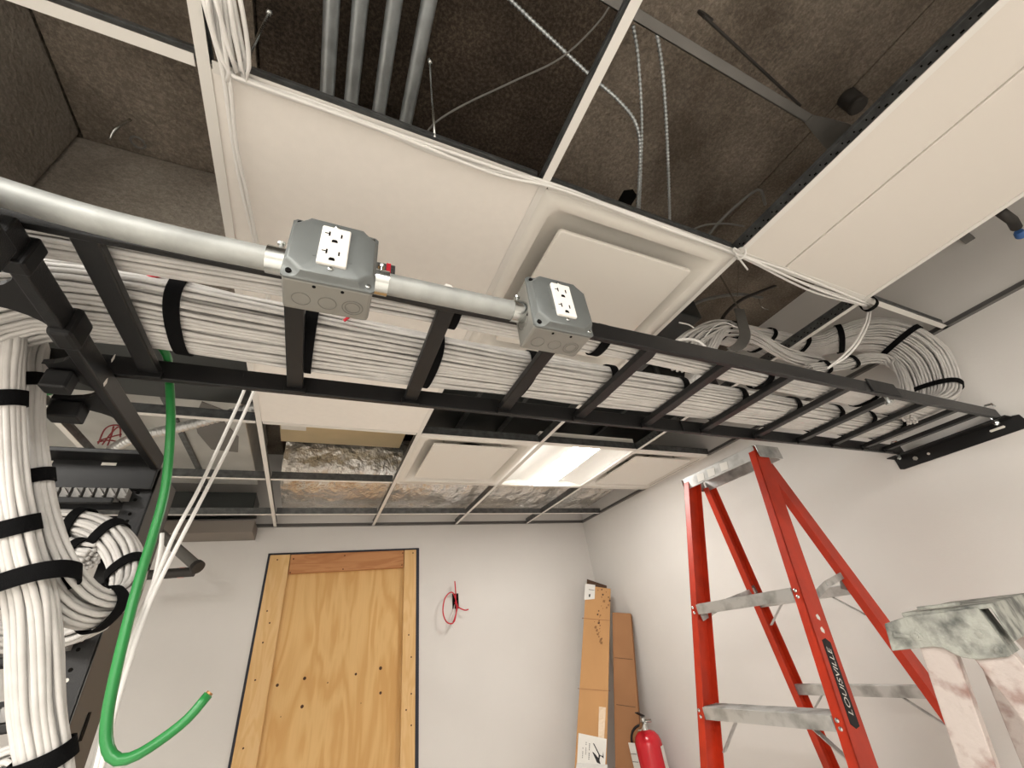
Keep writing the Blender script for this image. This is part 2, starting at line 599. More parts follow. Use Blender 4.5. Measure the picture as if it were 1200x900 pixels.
d3 = copy_tree(df, None, ((GX[6] + XW) / 2 - .005, (GY[6] + GY[7]) / 2, ZC))
d3['label'] = 'white square plaque air diffuser between the lit ceiling light and the right wall'
for dd in (df, d2, d3):
    for ch in dd.children:
        ch.matrix_parent_inverse = Matrix.Identity(4)


# LED troffers ---------------------------------------------------------------
def troffer():
    t = thing('ceiling_light', (0, 0, 0), 'lit square LED ceiling light with a bright centre band', 'ceiling light', 'LED ceiling lights')
    h = .297
    m = MB()
    m.box((-h, -h, -.001), (-h + .012, h, .012)).box((h - .012, -h, -.001), (h, h, .012))
    m.box((-h, -h, -.001), (h, -h + .012, .012)).box((-h, h - .012, -.001), (h, h, .012))
    m.build('frame', M_white, t)
    for s in (-1, 1):
        pr = [(.075, .012), (.11, .028), (.16, .036), (.22, .030), (.27, .014), (.286, .006)]
        m = MB()
        vs = [V(s * x, y, z) for y in (-h + .01, h - .01) for x, z in pr]
        k = len(pr)
        m.add(vs, [(i, i + 1, k + i + 1, k + i) for i in range(k - 1)])
        m.build('reflector', M_reflect, t, smooth=True)
    m = MB()
    k = 10
    prof = [(.082 * math.cos(math.pi * i / k), .014 - .012 * math.sin(math.pi * i / k)) for i in range(k + 1)]
    vs = [V(x, y, z) for y in (-h + .011, h - .011) for x, z in prof]
    m.add(vs, [(i, i + 1, k + 2 + i, k + 1 + i) for i in range(k)])
    m.build('lens', M_lens, t, smooth=True)
    MB().box((-h, -h, .038), (h, h, .07)).build('housing', M_white, t)
    MB().box((-h + .004, -h + .004, 0), (h - .004, -h + .0105, .04)).build('end_plate', M_reflect, t)
    MB().box((-h + .004, h - .0105, 0), (h - .004, h - .004, .04)).build('end_plate', M_reflect, t)
    for ch in t.children:
        ch.matrix_parent_inverse = Matrix.Identity(4)
    return t


lt = troffer()
lt.location = ((GX[5] + GX[6]) / 2, (GY[6] + GY[7]) / 2, ZC)
lens_o = [ch for ch in lt.children if ch.name.startswith('lens')][0]
lens_full = lens_o.data.copy()
lens_o.data.materials[0] = M_lens_dim
for i, j, wh in ((1, 0, 'in the front left corner'), (1, 1, 'second from the front wall along the left side'), (1, 2, 'third from the front wall along the left side'),
                 (1, 3, 'left of the viewer, nearest the rack'), (3, 0, 'in the middle by the front wall'), (3, 1, 'in the middle just behind the viewer')):
    c_ = copy_tree(lt, None, ((GX[i] + GX[i + 1]) / 2, (GY[j] + GY[j + 1]) / 2, ZC))  # unseen copies added behind and left to brighten the room
    for ch in c_.children:
        if ch.name.startswith('lens'):
            ch.data = lens_full
    c_['label'] = 'added unseen LED ceiling light ' + wh

# ------------------------------------------------------------------ boarded doorway
door = struct(thing('door_1', ((DX0 + DX1) / 2, YW, 0), 'doorway boarded up with a plywood sheet and pale studs', 'door'))


def wood(name, c1, c2, c3, knots=True, sc_=1.0, axis='Z'):
    m = bpy.data.materials.new(name)
    m.use_nodes = True
    nt = m.node_tree
    b = nt.nodes['Principled BSDF']
    b.inputs['Roughness'].default_value = 0.65
    b.inputs['Specular IOR Level'].default_value = 0.25
    tc = nt.nodes.new('ShaderNodeTexCoord')
    mp = nt.nodes.new('ShaderNodeMapping')
    mp.inputs['Scale'].default_value = (3.2 * sc_, 3.2 * sc_, 0.55 * sc_) if axis == 'Z' else (.55 * sc_, 3.2 * sc_, 3.2 * sc_)
    nt.links.new(tc.outputs['Object'], mp.inputs['Vector'])
    n1 = nt.nodes.new('ShaderNodeTexNoise')
    n1.inputs['Scale'].default_value = 2.2
    n1.inputs['Detail'].default_value = 3
    n1.inputs['Distortion'].default_value = 0.5
    nt.links.new(mp.outputs['Vector'], n1.inputs['Vector'])
    mul = nt.nodes.new('ShaderNodeMath')
    mul.operation = 'MULTIPLY'
    mul.inputs[1].default_value = 5.0
    nt.links.new(n1.outputs['Fac'], mul.inputs[0])
    fr = nt.nodes.new('ShaderNodeMath')
    fr.operation = 'PINGPONG'
    fr.inputs[1].default_value = 0.5
    nt.links.new(mul.outputs[0], fr.inputs[0])
    cr = nt.nodes.new('ShaderNodeValToRGB')
    cr.color_ramp.elements[0].color = c1
    cr.color_ramp.elements[0].position = 0.1
    cr.color_ramp.elements[1].color = c2
    cr.color_ramp.elements[1].position = 0.42
    nt.links.new(fr.outputs[0], cr.inputs['Fac'])
    # fine grain
    mp2 = nt.nodes.new('ShaderNodeMapping')
    mp2.inputs['Scale'].default_value = (160, 160, 4) if axis == 'Z' else (4, 160, 160)
    nt.links.new(tc.outputs['Object'], mp2.inputs['Vector'])
    n2 = nt.nodes.new('ShaderNodeTexNoise')
    n2.inputs['Scale'].default_value = 1.0
    nt.links.new(mp2.outputs['Vector'], n2.inputs['Vector'])
    mx = nt.nodes.new('ShaderNodeMixRGB')
    mx.blend_type = 'MIX'
    mx.inputs['Color2'].default_value = c3
    sc2 = nt.nodes.new('ShaderNodeMath')
    sc2.operation = 'MULTIPLY'
    sc2.inputs[1].default_value = 0.35
    nt.links.new(n2.outputs['Fac'], sc2.inputs[0])
    nt.links.new(sc2.outputs[0], mx.inputs['Fac'])
    nt.links.new(cr.outputs['Color'], mx.inputs['Color1'])
    nt.links.new(mx.outputs['Color'], b.inputs['Base Color'])
    return m


M_ply = wood('plywood', S(222, 184, 126), S(208, 164, 104), S(190, 146, 92))
M_stud = wood('stud_pine', S(224, 188, 136), S(216, 176, 120), S(204, 162, 108), sc_=2.2)
M_head = wood('header_fir', S(198, 144, 98), S(182, 126, 82), S(166, 112, 72), sc_=2.0, axis='X')
M_knot = mat('knot', S(70, 42, 22), 0.8)
M_trimdk = mat('door_gap', S(44, 46, 58), 0.7)
MB().box((DX0 + .006, YW + .02, 0), (DX1 - .012, YW + .036, DZ - .01)).build('plywood_sheet', M_ply, door)
MB().box((DX0 + .012, YW - .020, 0), (DX0 + .125, YW + .019, DZ - .012)).build('stud', M_stud, door, bevel=0.003)
MB().box((DX1 - .105, YW - .020, 0), (DX1 - .022, YW + .019, DZ - .012)).build('stud', M_stud, door, bevel=0.003)
MB().box((DX0 + .128, YW - .014, DZ - .125), (DX1 - .108, YW + .019, DZ - .012)).build('header_board', M_head, door, bevel=0.003)
for (px, py, rr) in ((357, 795, .010), (357, 795, .004), (417, 790, .008), (446, 783, .011), (446, 812, .009), (354, 828, .010), (325, 803, .009), (384, 800, .004), (423, 824, .003), (329, 840, .003)):
    c = at(px, py, 1, YW + .0195)
    MB().lathe([(rr * .2, 0), (rr * .8, .0), (rr, .0015)], c, (0, 1, 0), 10).build('knot', M_knot, door)
for (px, py) in ((344, 655), (404, 651), (472, 648), (340, 671), (402, 667), (471, 662)):
    c = at(px, py, 1, YW - .0155)
    MB().cyl(c, c + V(0, .003, 0), .004, 8).build('screw', M_hole, door)
for (px, py, y) in ((325, 656, 0), (313, 716, 0), (316, 730, 0), (308, 753, 0), (299, 797, 0), (285, 877, 0), (479, 744, 0), (482, 770, 0), (482, 813, 0), (482, 850, 0), (476, 832, 0), (484, 648, 0)):
    c = at(px, py, 1, YW - .0215)
    MB().cyl(c, c + V(0, .003, 0), .0045, 8).build('screw', M_knot, door)
MB().box((DX1 - .02, YW - .004, 0), (DX1 + .002, YW + .03, DZ)).build('jamb_gap', M_trimdk, door)
MB().box((DX0 - .002, YW - .004, 0), (DX0 + .010, YW + .03, DZ)).build('jamb_gap', M_trimdk, door)
MB().box((DX0, YW - .003, DZ - .010), (DX1, YW + .03, DZ + .002)).build('jamb_gap', M_trimdk, door)

# ------------------------------------------------------------------ cable tray (ladder runway)
TZ0, TZ1 = 2.217, 2.255
TYN, TYF = 0.455, 0.757
tray = thing('cable_tray', (0.8, 0.6, TZ0), 'black ladder cable tray carrying grey cable bundles across the room', 'cable tray')
for y in (TYN, TYF):
    MB().box((-0.80, y - .0055, TZ0), (2.118, y + .0055, TZ1)).build('stringer', M_black, tray, bevel=0.002)
RX = [-0.50, -0.292, -0.072, 0.146, 0.362, 0.568, 0.785, 1.002, 1.235, 1.452, 1.64, 1.83, 1.98]
for x in RX:
    rg = MB().box((x - .0135, TYN + .004, TZ0 + .006), (x + .0135, TYF - .004, TZ0 + .020)).build('rung', M_black, tray, bevel=0.002)
# weld tabs under each rung at the far side
for x in RX[1:]:
    MB().box((x - .018, TYF - .013, TZ0 - .002), (x + .018, TYF - .004, TZ0 + .012)).build('weld_tab', M_black2, tray, bevel=0.001)
# splice clamp, wall angle with slot and bolts
MB().box((1.32, TYN - .010, TZ0 + .004), (1.46, TYN - .0056, TZ1 + .006)).build('splice_plate', M_black2, tray, bevel=0.001)
c = V(1.40, TYN + .004, TZ0 + .000)
MB().lathe([(.004, -.02), (.010, -.02), (.010, -.012), (.0045, -.012), (.0045, .004)], c, (0, 0, 1), 12).build('bolt', M_zinc, tray)
wa = MB()
wa.prism([(0.415, 2.173), (0.408, 2.185), (0.413, 2.215), (0.43, 2.2185), (0.80, 2.2185), (0.802, 2.173), (0.79, 2.168), (0.43, 2.168)],
         V(XW - .006, 0, 0), V(0, 1, 0), V(0, 0, 1), V(.005, 0, 0))
wa.box((XW - .062, 0.43, 2.2125), (XW - .001, 0.80, 2.2168))
wo = wa.build('wall_angle', M_black2, tray, bevel=0.0015)
MB().prism([(0.463, 2.19), (0.500, 2.19), (0.503, 2.194), (0.500, 2.198), (0.463, 2.198), (0.460, 2.194)], V(XW - .0078, 0, 0), V(0, 1, 0), V(0, 0, 1), V(.001, 0, 0)).build('slot', M_white, wo)
for y in (TYN, TYF):
    m = MB()
    m.tube([V(XW - .035, y + .012, 2.200), V(XW - .035, y + .012, 2.262), V(XW - .035, y + .004, 2.272), V(XW - .035, y - .012, 2.270), V(XW - .035, y - .014, 2.258)], .004, 8)
    m.lathe([(.0085, 0), (.0085, .008)], V(XW - .035, y + .012, 2.203), (0, 0, 1), 6)
    m.build('j_bolt', M_zinc, tray, smooth='auto')
c = V(XW - .0065, 0.735, 2.192)
MB().lathe([(.009, -.004), (.009, .002)], c, (-1, 0, 0), 6).build('bolt', M_zinc, wo)
MB().lathe([(.004, -.002), (.005, .002)], V(XW - .0065, .69, 2.192), (-1, 0, 0), 8).build('bolt', M_white, wo)
p = at(806, 499, 1, TYF - .0062)
MB().box((p[0] - .012, TYF - .0072, TZ0 + .010), (p[0] + .012, TYF - .0055, TZ0 + .022)).build('sticker', M_label, tray)
MB().box((0.92, TYF - .010, TZ0 - .001), (1.03, TYF - .0056, TZ1 - .004)).build('splice_plate', M_black2, tray, bevel=0.001)

# ------------------------------------------------------------------ cable bundles on the tray
CR = 0.0039
main = thing('cable_bundle', (0.8, 0.65, TZ0 + .02), 'thick flat bundle of grey network cables lying along the far side of the tray', 'cable bundle', 'grey network cable bundles')
zb = TZ0 + .020
mc = [(1.93, .665, zb + .030), (1.75, .665, zb + .030), (1.4, .664, zb + .031), (1.0, .664, zb + .032), (.6, .666, zb + .033), (.2, .664, zb + .033), (-.15, .652, zb + .034), (-.30, .645, zb + .036), (-.42, .648, zb + .02), (-.50, .66, zb - .05)]
L0 = slen(mc)


def tx(ctrl, x):
    p = spline(ctrl, 400)
    return float(np.argmin(abs(p[:, 0] - x))) / 399


strap_x = [RX[2] + .02, RX[3] + .02, RX[4] + .016, RX[5] + .02, RX[6] + .02, RX[7] + .02, RX[8] + .02, RX[9] + .02, RX[10] + .02, RX[11] + .02, RX[1] + .055]
bundle(main, mc, .066, .031, CR, M_cable, (0, 1, 0), layers=2, seed=3, straps=[tx(mc, x) for x in strap_x], strapmat=M_velcro, wob=.5, per=1.0,
       scale_prof=[.88, .92, .95, .97, 1, 1, 1.04, 1.12, 1.15, 1.1])
second = thing('cable_bundle', (0.4, 0.5, TZ0 + .02), 'narrow bundle of grey cables running beside the near rail under the outlet boxes', 'cable bundle', 'grey network cable bundles')
mc2 = [(1.26, .525, zb + .026), (1.0, .522, zb + .026), (.7, .508, zb + .025), (.4, .500, zb + .024), (.1, .498, zb + .024), (-.2, .505, zb + .024), (-.36, .512, zb + .026), (-.55, .53, zb + .02)]
bundle(second, mc2, .030, .022, CR, M_cable, (0, 1, 0), layers=2, seed=5, straps=[tx(mc2, x) for x in (RX[3] + .02, RX[5] + .02, RX[7] - .02, .47)], strapmat=M_velcro)

# service loop at the wall end
coil = thing('cable_bundle', (1.9, 0.55, TZ0 + .02), 'large looped coil of grey cables curving up beside the right wall', 'cable bundle', 'grey network cable bundles')
cc = [(1.00, .520, zb + .026), (1.35, .520, zb + .026), (1.66, .525, zb + .028), (1.82, .532, zb + .034), (1.91, .535, zb + .055), (1.975, .525, 2.33), (2.005, .505, 2.41), (2.01, .495, 2.50),
      (1.99, .520, 2.60), (1.945, .575, 2.655), (1.90, .63, 2.672), (1.85, .70, 2.678), (1.74, .745, 2.68), (1.582, .745, 2.68), (1.45, .745, 2.675), (1.28, .735, 2.645), (1.10, .71, 2.50), (.98, .68, 2.37), (.88, .65, zb + .05)]
bundle(coil, cc, .074, .030, .0042, M_cable, (0, 1, 0), layers=2, seed=8, wob=.55, strapmat=M_velcro,
       straps=[.385, .47, .545, .61, .69, .80, .17, .25], scale_prof=[.45, .5, .5, .6, .8, 1.0, 1.08, 1.05, 1.0, .9, .8, .75, .72, .7, .6])
mini = thing('cable_bundle', (1.7, 0.62, 2.5), 'short inner bundle of grey cables tucked inside the looped coil', 'cable bundle', 'grey network cable bundles')
ci = [at(948, 432, 1, .66), at(985, 428, 1, .63), at(1015, 420, 1, .60), at(1040, 422, 1, .57), at(1056, 438, 1, .555), at(1064, 462, 1, .55), at(1066, 492, 1, .555)]
bundle(mini, ci, .022, .016, CR, M_cable, (0, 0, 1), layers=2, seed=12, strapmat=M_velcro, straps=[.10, .30], seglen=.02)
tang = thing('cable_bundle', (1.15, 0.62, 2.5), 'loose tangle of grey cables spilling behind the tray near the hook strap', 'cable bundle', 'grey network cable bundles')
tg = [at(960, 425, 1, .68), at(920, 415, 1, .69), at(880, 392, 1, .70), at(845, 385, 1, .70), at(812, 398, 1, .68), at(790, 425, 1, .64)]
bundle(tang, tg, .034, .022, CR, M_cable, (0, .3, 1), layers=2, seed=14, strapmat=M_velcro, straps=[.42], seglen=.02, wob=1.2)

# J hook strap holding the tangle
jh = thing('hook_strap', at(867, 370, 1, .66), 'grey metal strap hook hanging above the tray around loose cables', 'hook')
pj = [at(866, 362, 1, .66), at(870, 378, 1, .655), at(873, 392, 1, .65), at(868, 404, 1, .645), at(858, 410, 1, .65)]
m = MB()
sp_ = spline(pj, 18)
for i in range(17):
    m.bar(sp_[i], sp_[i + 1], .036, .003, (1, -.4, 0))
m.build('strap', M_pipe, jh)
MB().cyl(pj[0], pj[0] + V(0, 0, .35), .003, 8).build('hanger_rod', M_zinc, jh)

# ------------------------------------------------------------------ vertical bundles, loops at the rack
VR = 0.0040
va = thing('cable_bundle', at(45, 890, 1, .80), 'grey cable bundle hanging down the rack at the left edge', 'cable bundle', 'grey network cable bundles')
pa = [(-.47, .66, 2.27), at(8, 385, 1, .68), at(6, 430, 1, .70), at(5, 500, 1, .73), at(9, 580, 1, .76), at(22, 650, 1, .79), at(36, 700, 1, .82), at(41, 765, 1, .85), at(44, 830, 1, .88), at(52, 890, 1, .90), at(58, 960, 1, .92)]
bundle(va, pa, .030, .022, VR, M_cable, (1, -.3, 0), layers=2, seed=21, strapmat=M_velcro, straps=[.22, .47, .90], seglen=.02, wob=.45, sides=8, strap_w=.022,
       scale_prof=[.7, .62, .6, .62, .68, .8, .92, .95, .93, .88, .88])
vb = thing('cable_bundle', at(60, 660, 1, .8), 'grey cable bundle dropping from the tray and turning towards the patch panels', 'cable bundle', 'grey network cable bundles')
pb = [(-.47, .70, 2.28), (-.45, .71, 2.24), at(38, 400, 1, .74), at(35, 440, 1, .75), at(32, 490, 1, .77), at(36, 550, 1, .79), at(44, 610, 1, .81), at(58, 665, 1, .83), at(80, 700, 1, .86), at(110, 714, 1, .89), at(137, 706, 1, .93), at(150, 685, 1, .97), at(147, 655, 1, 1.0),
      at(133, 632, 1, 1.02), at(112, 618, 1, 1.04), at(85, 612, 1, 1.06), at(50, 610, 1, 1.07)]
bundle(vb, pb, .026, .019, VR, M_cable, (.6, -.3, .7), layers=2, seed=22, strapmat=M_velcro, straps=[.17, .335, .60, .735, .845, .93], seglen=.016, wob=.45, sides=8,
       scale_prof=[.8, .72, .7, .68, .7, .75, .85, 1.05, 1.2, 1.1, .95, 1, 1, .95, .9, .85])
# big strap joining both at the elbow
strap_ring(va, at(37, 684, 1, .815), nrm(V(.25, .15, -1)), nrm(V(1, -.3, .3)), nrm(V(.3, 1, 0)), .046, .034, .022, M_velcro)
vc = thing('cable_bundle', at(60, 440, 1, 1.0), 'short grey cable bundle entering a patch panel below the looped one', 'cable bundle', 'grey network cable bundles')
pc = [at(110, 652, 1, 1.02), at(88, 648, 1, 1.04), at(66, 640, 1, 1.06), at(40, 640, 1, 1.08)]
bundle(vc, pc, .022, .018, VR, M_cable, (0, 0, 1), layers=2, seed=23, strapmat=M_velcro, straps=[.25], seglen=.02, wob=.4)
vd = thing('cable_bundle', at(10, 890, 1, .95), 'grey cable bundle sweeping in at the bottom left corner', 'cable bundle', 'grey network cable bundles')
pd = [at(-50, 925, 1, .98), at(-10, 900, 1, .98), at(14, 893, 1, .98), at(34, 903, 1, .98), at(52, 935, 1, .98)]
bundle(vd, pd, .024, .018, VR, M_cable, (0, 0, 1), layers=2, seed=24, seglen=.02, wob=.4)
ve = thing('cable_bundle', at(20, 740, 1, 1.05), 'grey cables feeding the patch panel behind the hanging bundle', 'cable bundle', 'grey network cable bundles')
pe = [at(-30, 745, 1, 1.02), at(15, 748, 1, 1.05), at(60, 745, 1, 1.06), at(95, 738, 1, 1.0), at(120, 725, 1, .95)]
bundle(ve, pe, .020, .014, VR, M_cable, (0, 0, 1), layers=2, seed=25, seglen=.02, wob=.4)

# ------------------------------------------------------------------ equipment rack
rack = thing('equipment_rack', (-0.57, 1.14, 0), 'tall black open equipment rack at the left edge under the tray', 'rack')
XR, YR = -0.332, 1.085
for (xo, sg) in ((XR, 1), (-0.835, -1)):
    m = MB()
    xi = xo - sg * .045
    m.box((min(xi, xo), YR, 0), (max(xi, xo), YR + .003, 2.185))           # rear flange with holes
    m.box((min(xi, xo), YR + .137, 0), (max(xi, xo), YR + .14, 2.185))
    up_ = m.build('upright', M_black, rack, bevel=0.001)
    wx = (xo - .003, xo) if sg > 0 else (xo, xo + .003)
    MB().box((wx[0], YR, 0), (wx[1], YR + .14, 2.185)).build('web', mat('rack_web_grey', S(74, 73, 70), 0.5, metal=0.2), up_)
    hx = xo - sg * .026
    k = 0
    for z in np.arange(1.45, 2.15, 0.0148):
        if k % 3 != 2:
            MB().cyl(V(hx, YR - .0006, z), V(hx, YR + .001, z), .0033, 8).build('screw_hole', M_white if sg > 0 and (k % 4 == 0) else M_hole, up_)
        k += 1
    if sg > 0:
        for z in (1.735, 1.95):
            MB().prism([(-.006, -.02), (.006, -.02), (.008, 0), (.006, .02), (-.006, .02), (-.008, 0)], V(xo + .0002, YR + .07, z), V(0, 1, 0), V(0, 0, 1), V(.001, 0, 0)).build('slot', M_hole, up_)
# top crossmember
m = MB().box((-0.835, YR - .012, 2.135), (XR - .003, YR - .004, 2.205)).box((-0.835, YR - .055, 2.195), (XR - .003, YR - .004, 2.205))
m.build('crossmember', M_black2, rack, bevel=0.002)
for x in (-.42, -.52, -.62):
    MB().box((x - .012, YR - .0132, 2.185), (x + .012, YR - .0118, 2.191)).build('slot', M_white, rack)
# long side arm under the tray with cross arms, fillets and clamps
arm = MB()
arm.box((-0.350, 0.44, 2.180), (-0.334, 1.085, 2.214))
arm.build('side_arm', M_black, rack, bevel=0.0025)
MB().box((-0.392, 0.16, 2.132), (-0.330, 0.462, 2.186)).build('end_bracket', M_black, rack, bevel=0.004)
MB().box((-0.352, 0.470, 2.176), (-0.328, 0.492, 2.219)).build('clamp', M_black2, rack, bevel=0.003)
MB().box((-0.353, 0.590, 2.174), (-0.327, 0.632, 2.221)).build('clamp', M_black2, rack, bevel=0.006)
for y, w_, xs_ in ((0.545, .03, -.835), (0.70, .03, -.385), (0.80, .03, -.412)):
    m = MB()
    pts = [(xs_, -w_ / 2)] + ([(-.40, -w_ / 2)] if xs_ < -.41 else [])
    pts += [(-.40 + .055 * math.sin(a), -w_ / 2 - .045 * (1 - math.cos(a))) for a in np.linspace(.2, math.pi / 2, 6)]
    pts += [(-.345, w_ / 2 + .045)]
    pts += [(-.40 + .055 * math.sin(a), w_ / 2 + .045 * (1 - math.cos(a))) for a in np.linspace(math.pi / 2, .2, 6)]
    pts += ([(-.40, w_ / 2)] if xs_ < -.41 else []) + [(xs_, w_ / 2)]
    m.prism(pts, V(0, y, 2.182), V(1, 0, 0), V(0, 1, 0), V(0, 0, .008))
    m.build('cross_arm', M_black2, rack)
MB().box((-0.385, 0.69, 2.150), (-0.355, 0.715, 2.180)).build('hanger_block', M_black2, rack, bevel=0.003)
MB().box((-0.412, 0.785, 2.152), (-0.372, 0.815, 2.180)).build('hanger_block', M_black2, rack, bevel=0.003)
MB().box((-0.851, 0.15, 2.180), (-0.835, 1.085, 2.214)).build('side_arm', M_black, rack, bevel=0.0025)
for (px, py, w_) in ((133, 419, .003), (124, 447, .004)):
    c = at(px, py, 0, -0.3335)
    MB().prism([(-w_, -.006), (w_ * .3, -.009), (w_, .0), (w_ * .1, .007), (-w_ * .5, .003)], c, V(0, 1, 0), V(0, 0, 1), V(.0004, 0, 0)).build('paint_chip', M_white, rack)

M_jack = mat('jack_grey', S(142, 140, 137), 0.55)
for i, z in enumerate((2.118, 2.036, 1.945, 1.855, 1.765, 1.675)):
    pp = thing('patch_panel', (-.58, YR, z - .02), ['black patch panel at the top of the rack just under the crossmember', 'black patch panel second from the top of the rack', 'black patch panel third from the top behind the cable loop', 'black patch panel fourth from the top of the rack behind the hanging cables', 'black patch panel fifth from the top of the rack at lower left', 'black patch panel lowest in view at the bottom left corner'][i], 'patch panel', 'patch panels in the rack')
    MB().box((-0.83, YR + .004, z - .022), (XR - .012, YR + .010, z + .022)).build('face_plate', M_black2, pp)
    MB().box((-0.80, YR - .035, z - .020), (XR - .05, YR - .028, z - .008)).build('tie_bar', M_black2, pp, bevel=.002)
    for k in range(24):
        x = -0.79 + k * .0178
        m = MB().box((x, YR - .024, z - .006), (x + .013, YR + .004, z + .014))
        m.bar(V(x + .002, YR - .026, z + .012), V(x + .015, YR - .030, z - .004), .004, .004, (0, 1, 0))
        m.build('jack', M_jack, pp)

# green ground wire, red wires
gp = [(-.31, .70, 2.29), at(194, 414, 1, .745), at(197, 432, 1, .778), at(199, 455, 1, .782), at(200, 500, 1, .79), at(194, 570, 1, .81), at(180, 625, 1, .82), at(163, 680, 1, .83), at(147, 740, 1, .83), at(133, 800, 1, .83), at(125, 845, 1, .83), at(126, 876, 1, .83), at(137, 890, 1, .83), at(158, 886, 1, .83), at(190, 866, 1, .835), at(220, 842, 1, .84), at(244, 814, 1, .845)]
gw = single_cable('ground_wire', gp, .0066, M_green, 'green insulated ground wire hanging from the tray and curling up at its end', 'wire', sides=12, seg=.01)
ge = gp[-1]
gd = nrm(np.asarray(gp[-1]) - np.asarray(gp[-2]))
m = MB().cyl(np.asarray(ge) - gd * .001, np.asarray(ge) + gd * .003, .0048, 10)
m.build('copper_end', mat('copper_end', S(150, 110, 70), .4, metal=.6), gw)
gp2 = [at(98, 438, 1, .80), at(80, 452, 1, .82), at(60, 460, 1, .83), at(40, 462, 1, .84)]
single_cable('ground_wire', gp2, .004, M_green, 'short green wire end resting on the rack arm', 'wire')

# ------------------------------------------------------------------ outlet boxes and conduit
BZ0, BZ1 = 2.156, 2.258


def outlet_box(x0, label):
    t = thing('outlet_box', (x0 + .051, .41, BZ0), label, 'outlet box', 'galvanized outlet boxes on the tray')
    x1 = x0 + .102
    bo = MB().box((x0, .392, BZ0), (x1, .446, BZ1)).build('body', M_boxb, t, bevel=0.004)
    cv = MB()
    # raised cover: flange, slope, face with notched corners
    cx, cz = (x0 + x1) / 2, (BZ0 + BZ1) / 2

    def oct_(h, ch, y):
        pts = []
        for (sx, sz) in ((1, 1), (-1, 1), (-1, -1), (1, -1)):
            seq = [(h, h - ch), (h - ch * .25, h - ch * .8), (h - ch * .8, h - ch * .25), (h - ch, h)]
            if sx * sz < 0:
                seq = seq[::-1]
            pts += [V(cx + sx * a, y, cz + sz * b) for a, b in seq]
        return pts
    cvm = ringloft([oct_(.0525, .004, .392), oct_(.0525, .004, .389), oct_(.0515, .012, .3880), oct_(.0505, .015, .3860), oct_(.0495, .0165, .3815), oct_(.0480, .0165, .3785), oct_(.0455, .016, .3772), oct_(.02, .004, .3770)])
    # a face disc closes the middle behind the receptacle
    o_ = cvm.build('cover', M_box, t, smooth='auto')
    MB().box((cx - .022, .3765, cz - .022), (cx + .022, .380, cz + .022)).build('cover_centre', M_box, t)
    for (sx, sz) in ((-1, -1), (1, -1), (-1, 1), (1, 1)):
        c = V(cx + sx * .044, .3885, cz + sz * .044)
        MB().lathe([(.0038, 0), (.0038, .0025), (.002, .0032)], c, (0, -1, 0), 10).build('screw', M_zinc if sx > 0 else M_hole, t)
    rc = MB().box((cx - .017, .3725, cz - .034), (cx + .017, .379, cz + .034)).build('receptacle', M_outlet, t, bevel=0.002)
    for dz in (.015, -.018):
        m = MB()
        m.box((cx - .0085, .3722, cz + dz), (cx - .0065, .3730, cz + dz + .008))
        m.box((cx - .013, .3722, cz + dz + .0035), (cx - .0075, .3730, cz + dz + .005))
        m.box((cx + .0055, .3722, cz + dz), (cx + .0075, .3730, cz + dz + .007))
        m.prism([(-.0035, 0), (.0035, 0), (.0035, .003), (.002, .0052), (-.002, .0052), (-.0035, .003)], V(cx - .0005, .3722, cz + dz - .0105), V(1, 0, 0), V(0, 0, 1), V(0, .0008, 0))
        m.build('slots', M_hole, rc)
    for dz in (.0385, -.0385):
        MB().lathe([(.0035, 0), (.0035, .002), (.002, .003)], V(cx, .3775, cz + dz), (0, -1, 0), 10).build('screw', M_zinc, t)
    # knockouts and holes on the underside
    for k, dx in enumerate((-.030, 0, .030)):
        rr = .0125 if k == 2 else .0105
        ring = []
        for i in range(28):
            a = 2 * math.pi * i / 27
            ring.append(V(cx + dx + rr * math.cos(a), .424 + rr * math.sin(a), BZ0 - .0002))
        MB().tube(ring, .0005, 5).build('knockout', M_pipe, bo)
        if k == 2:
            ring = [V(cx + dx + .009 * math.cos(2 * math.pi * i / 24), .424 + .009 * math.sin(2 * math.pi * i / 24), BZ0 - .0002) for i in range(25)]
            MB().tube(ring, .0005, 5).build('knockout', M_pipe, bo)
    for dx in (-.016, .016):
        MB().cyl(V(cx + dx, .399, BZ0 - .0006), V(cx + dx, .399, BZ0 + .001), .0022, 8).build('screw_hole', M_hole, bo)
        MB().cyl(V(x0 - .0006, .405 + (dx > 0) * .02, cz + dx), V(x0 + .001, .405 + (dx > 0) * .02, cz + dx), .0022, 8).build('screw_hole', M_hole, bo)
    ring = [V(x0 - .0002, .420 + .018 * math.cos(2 * math.pi * i / 28), cz - .012 + .018 * math.sin(2 * math.pi * i / 28)) for i in range(29)]
    MB().tube(ring, .0005, 5).build('knockout', M_pipe, bo)
    return t


bx1, bx2 = -0.0745, 0.2565
outlet_box(bx1, 'larger-looking outlet box nearer the rack with a white duplex receptacle')
outlet_box(bx2, 'outlet box on the tray rail in front of the square air diffuser')
CZ_, CY_, CRR = 2.2045, 0.416, 0.0152
cond = thing('conduit', (-.3, CY_, CZ_), 'long bent galvanized conduit entering the left outlet box from the rack side', 'conduit', 'galvanized conduits on the tray')
pth = [V(-1.0, .40, 2.345), V(-.80, .403, 2.315), V(-.62, .407, 2.278), V(-.47, .411, 2.244), V(-.36, .414, 2.2215), V(-.27, .416, 2.209), V(-.19, CY_, 2.2047), V(-.13, CY_, CZ_), V(bx1 - .016, CY_, CZ_)]
MB().tube(spline(pth, 60), CRR, 20).build('pipe', M_emt, cond, smooth='auto')


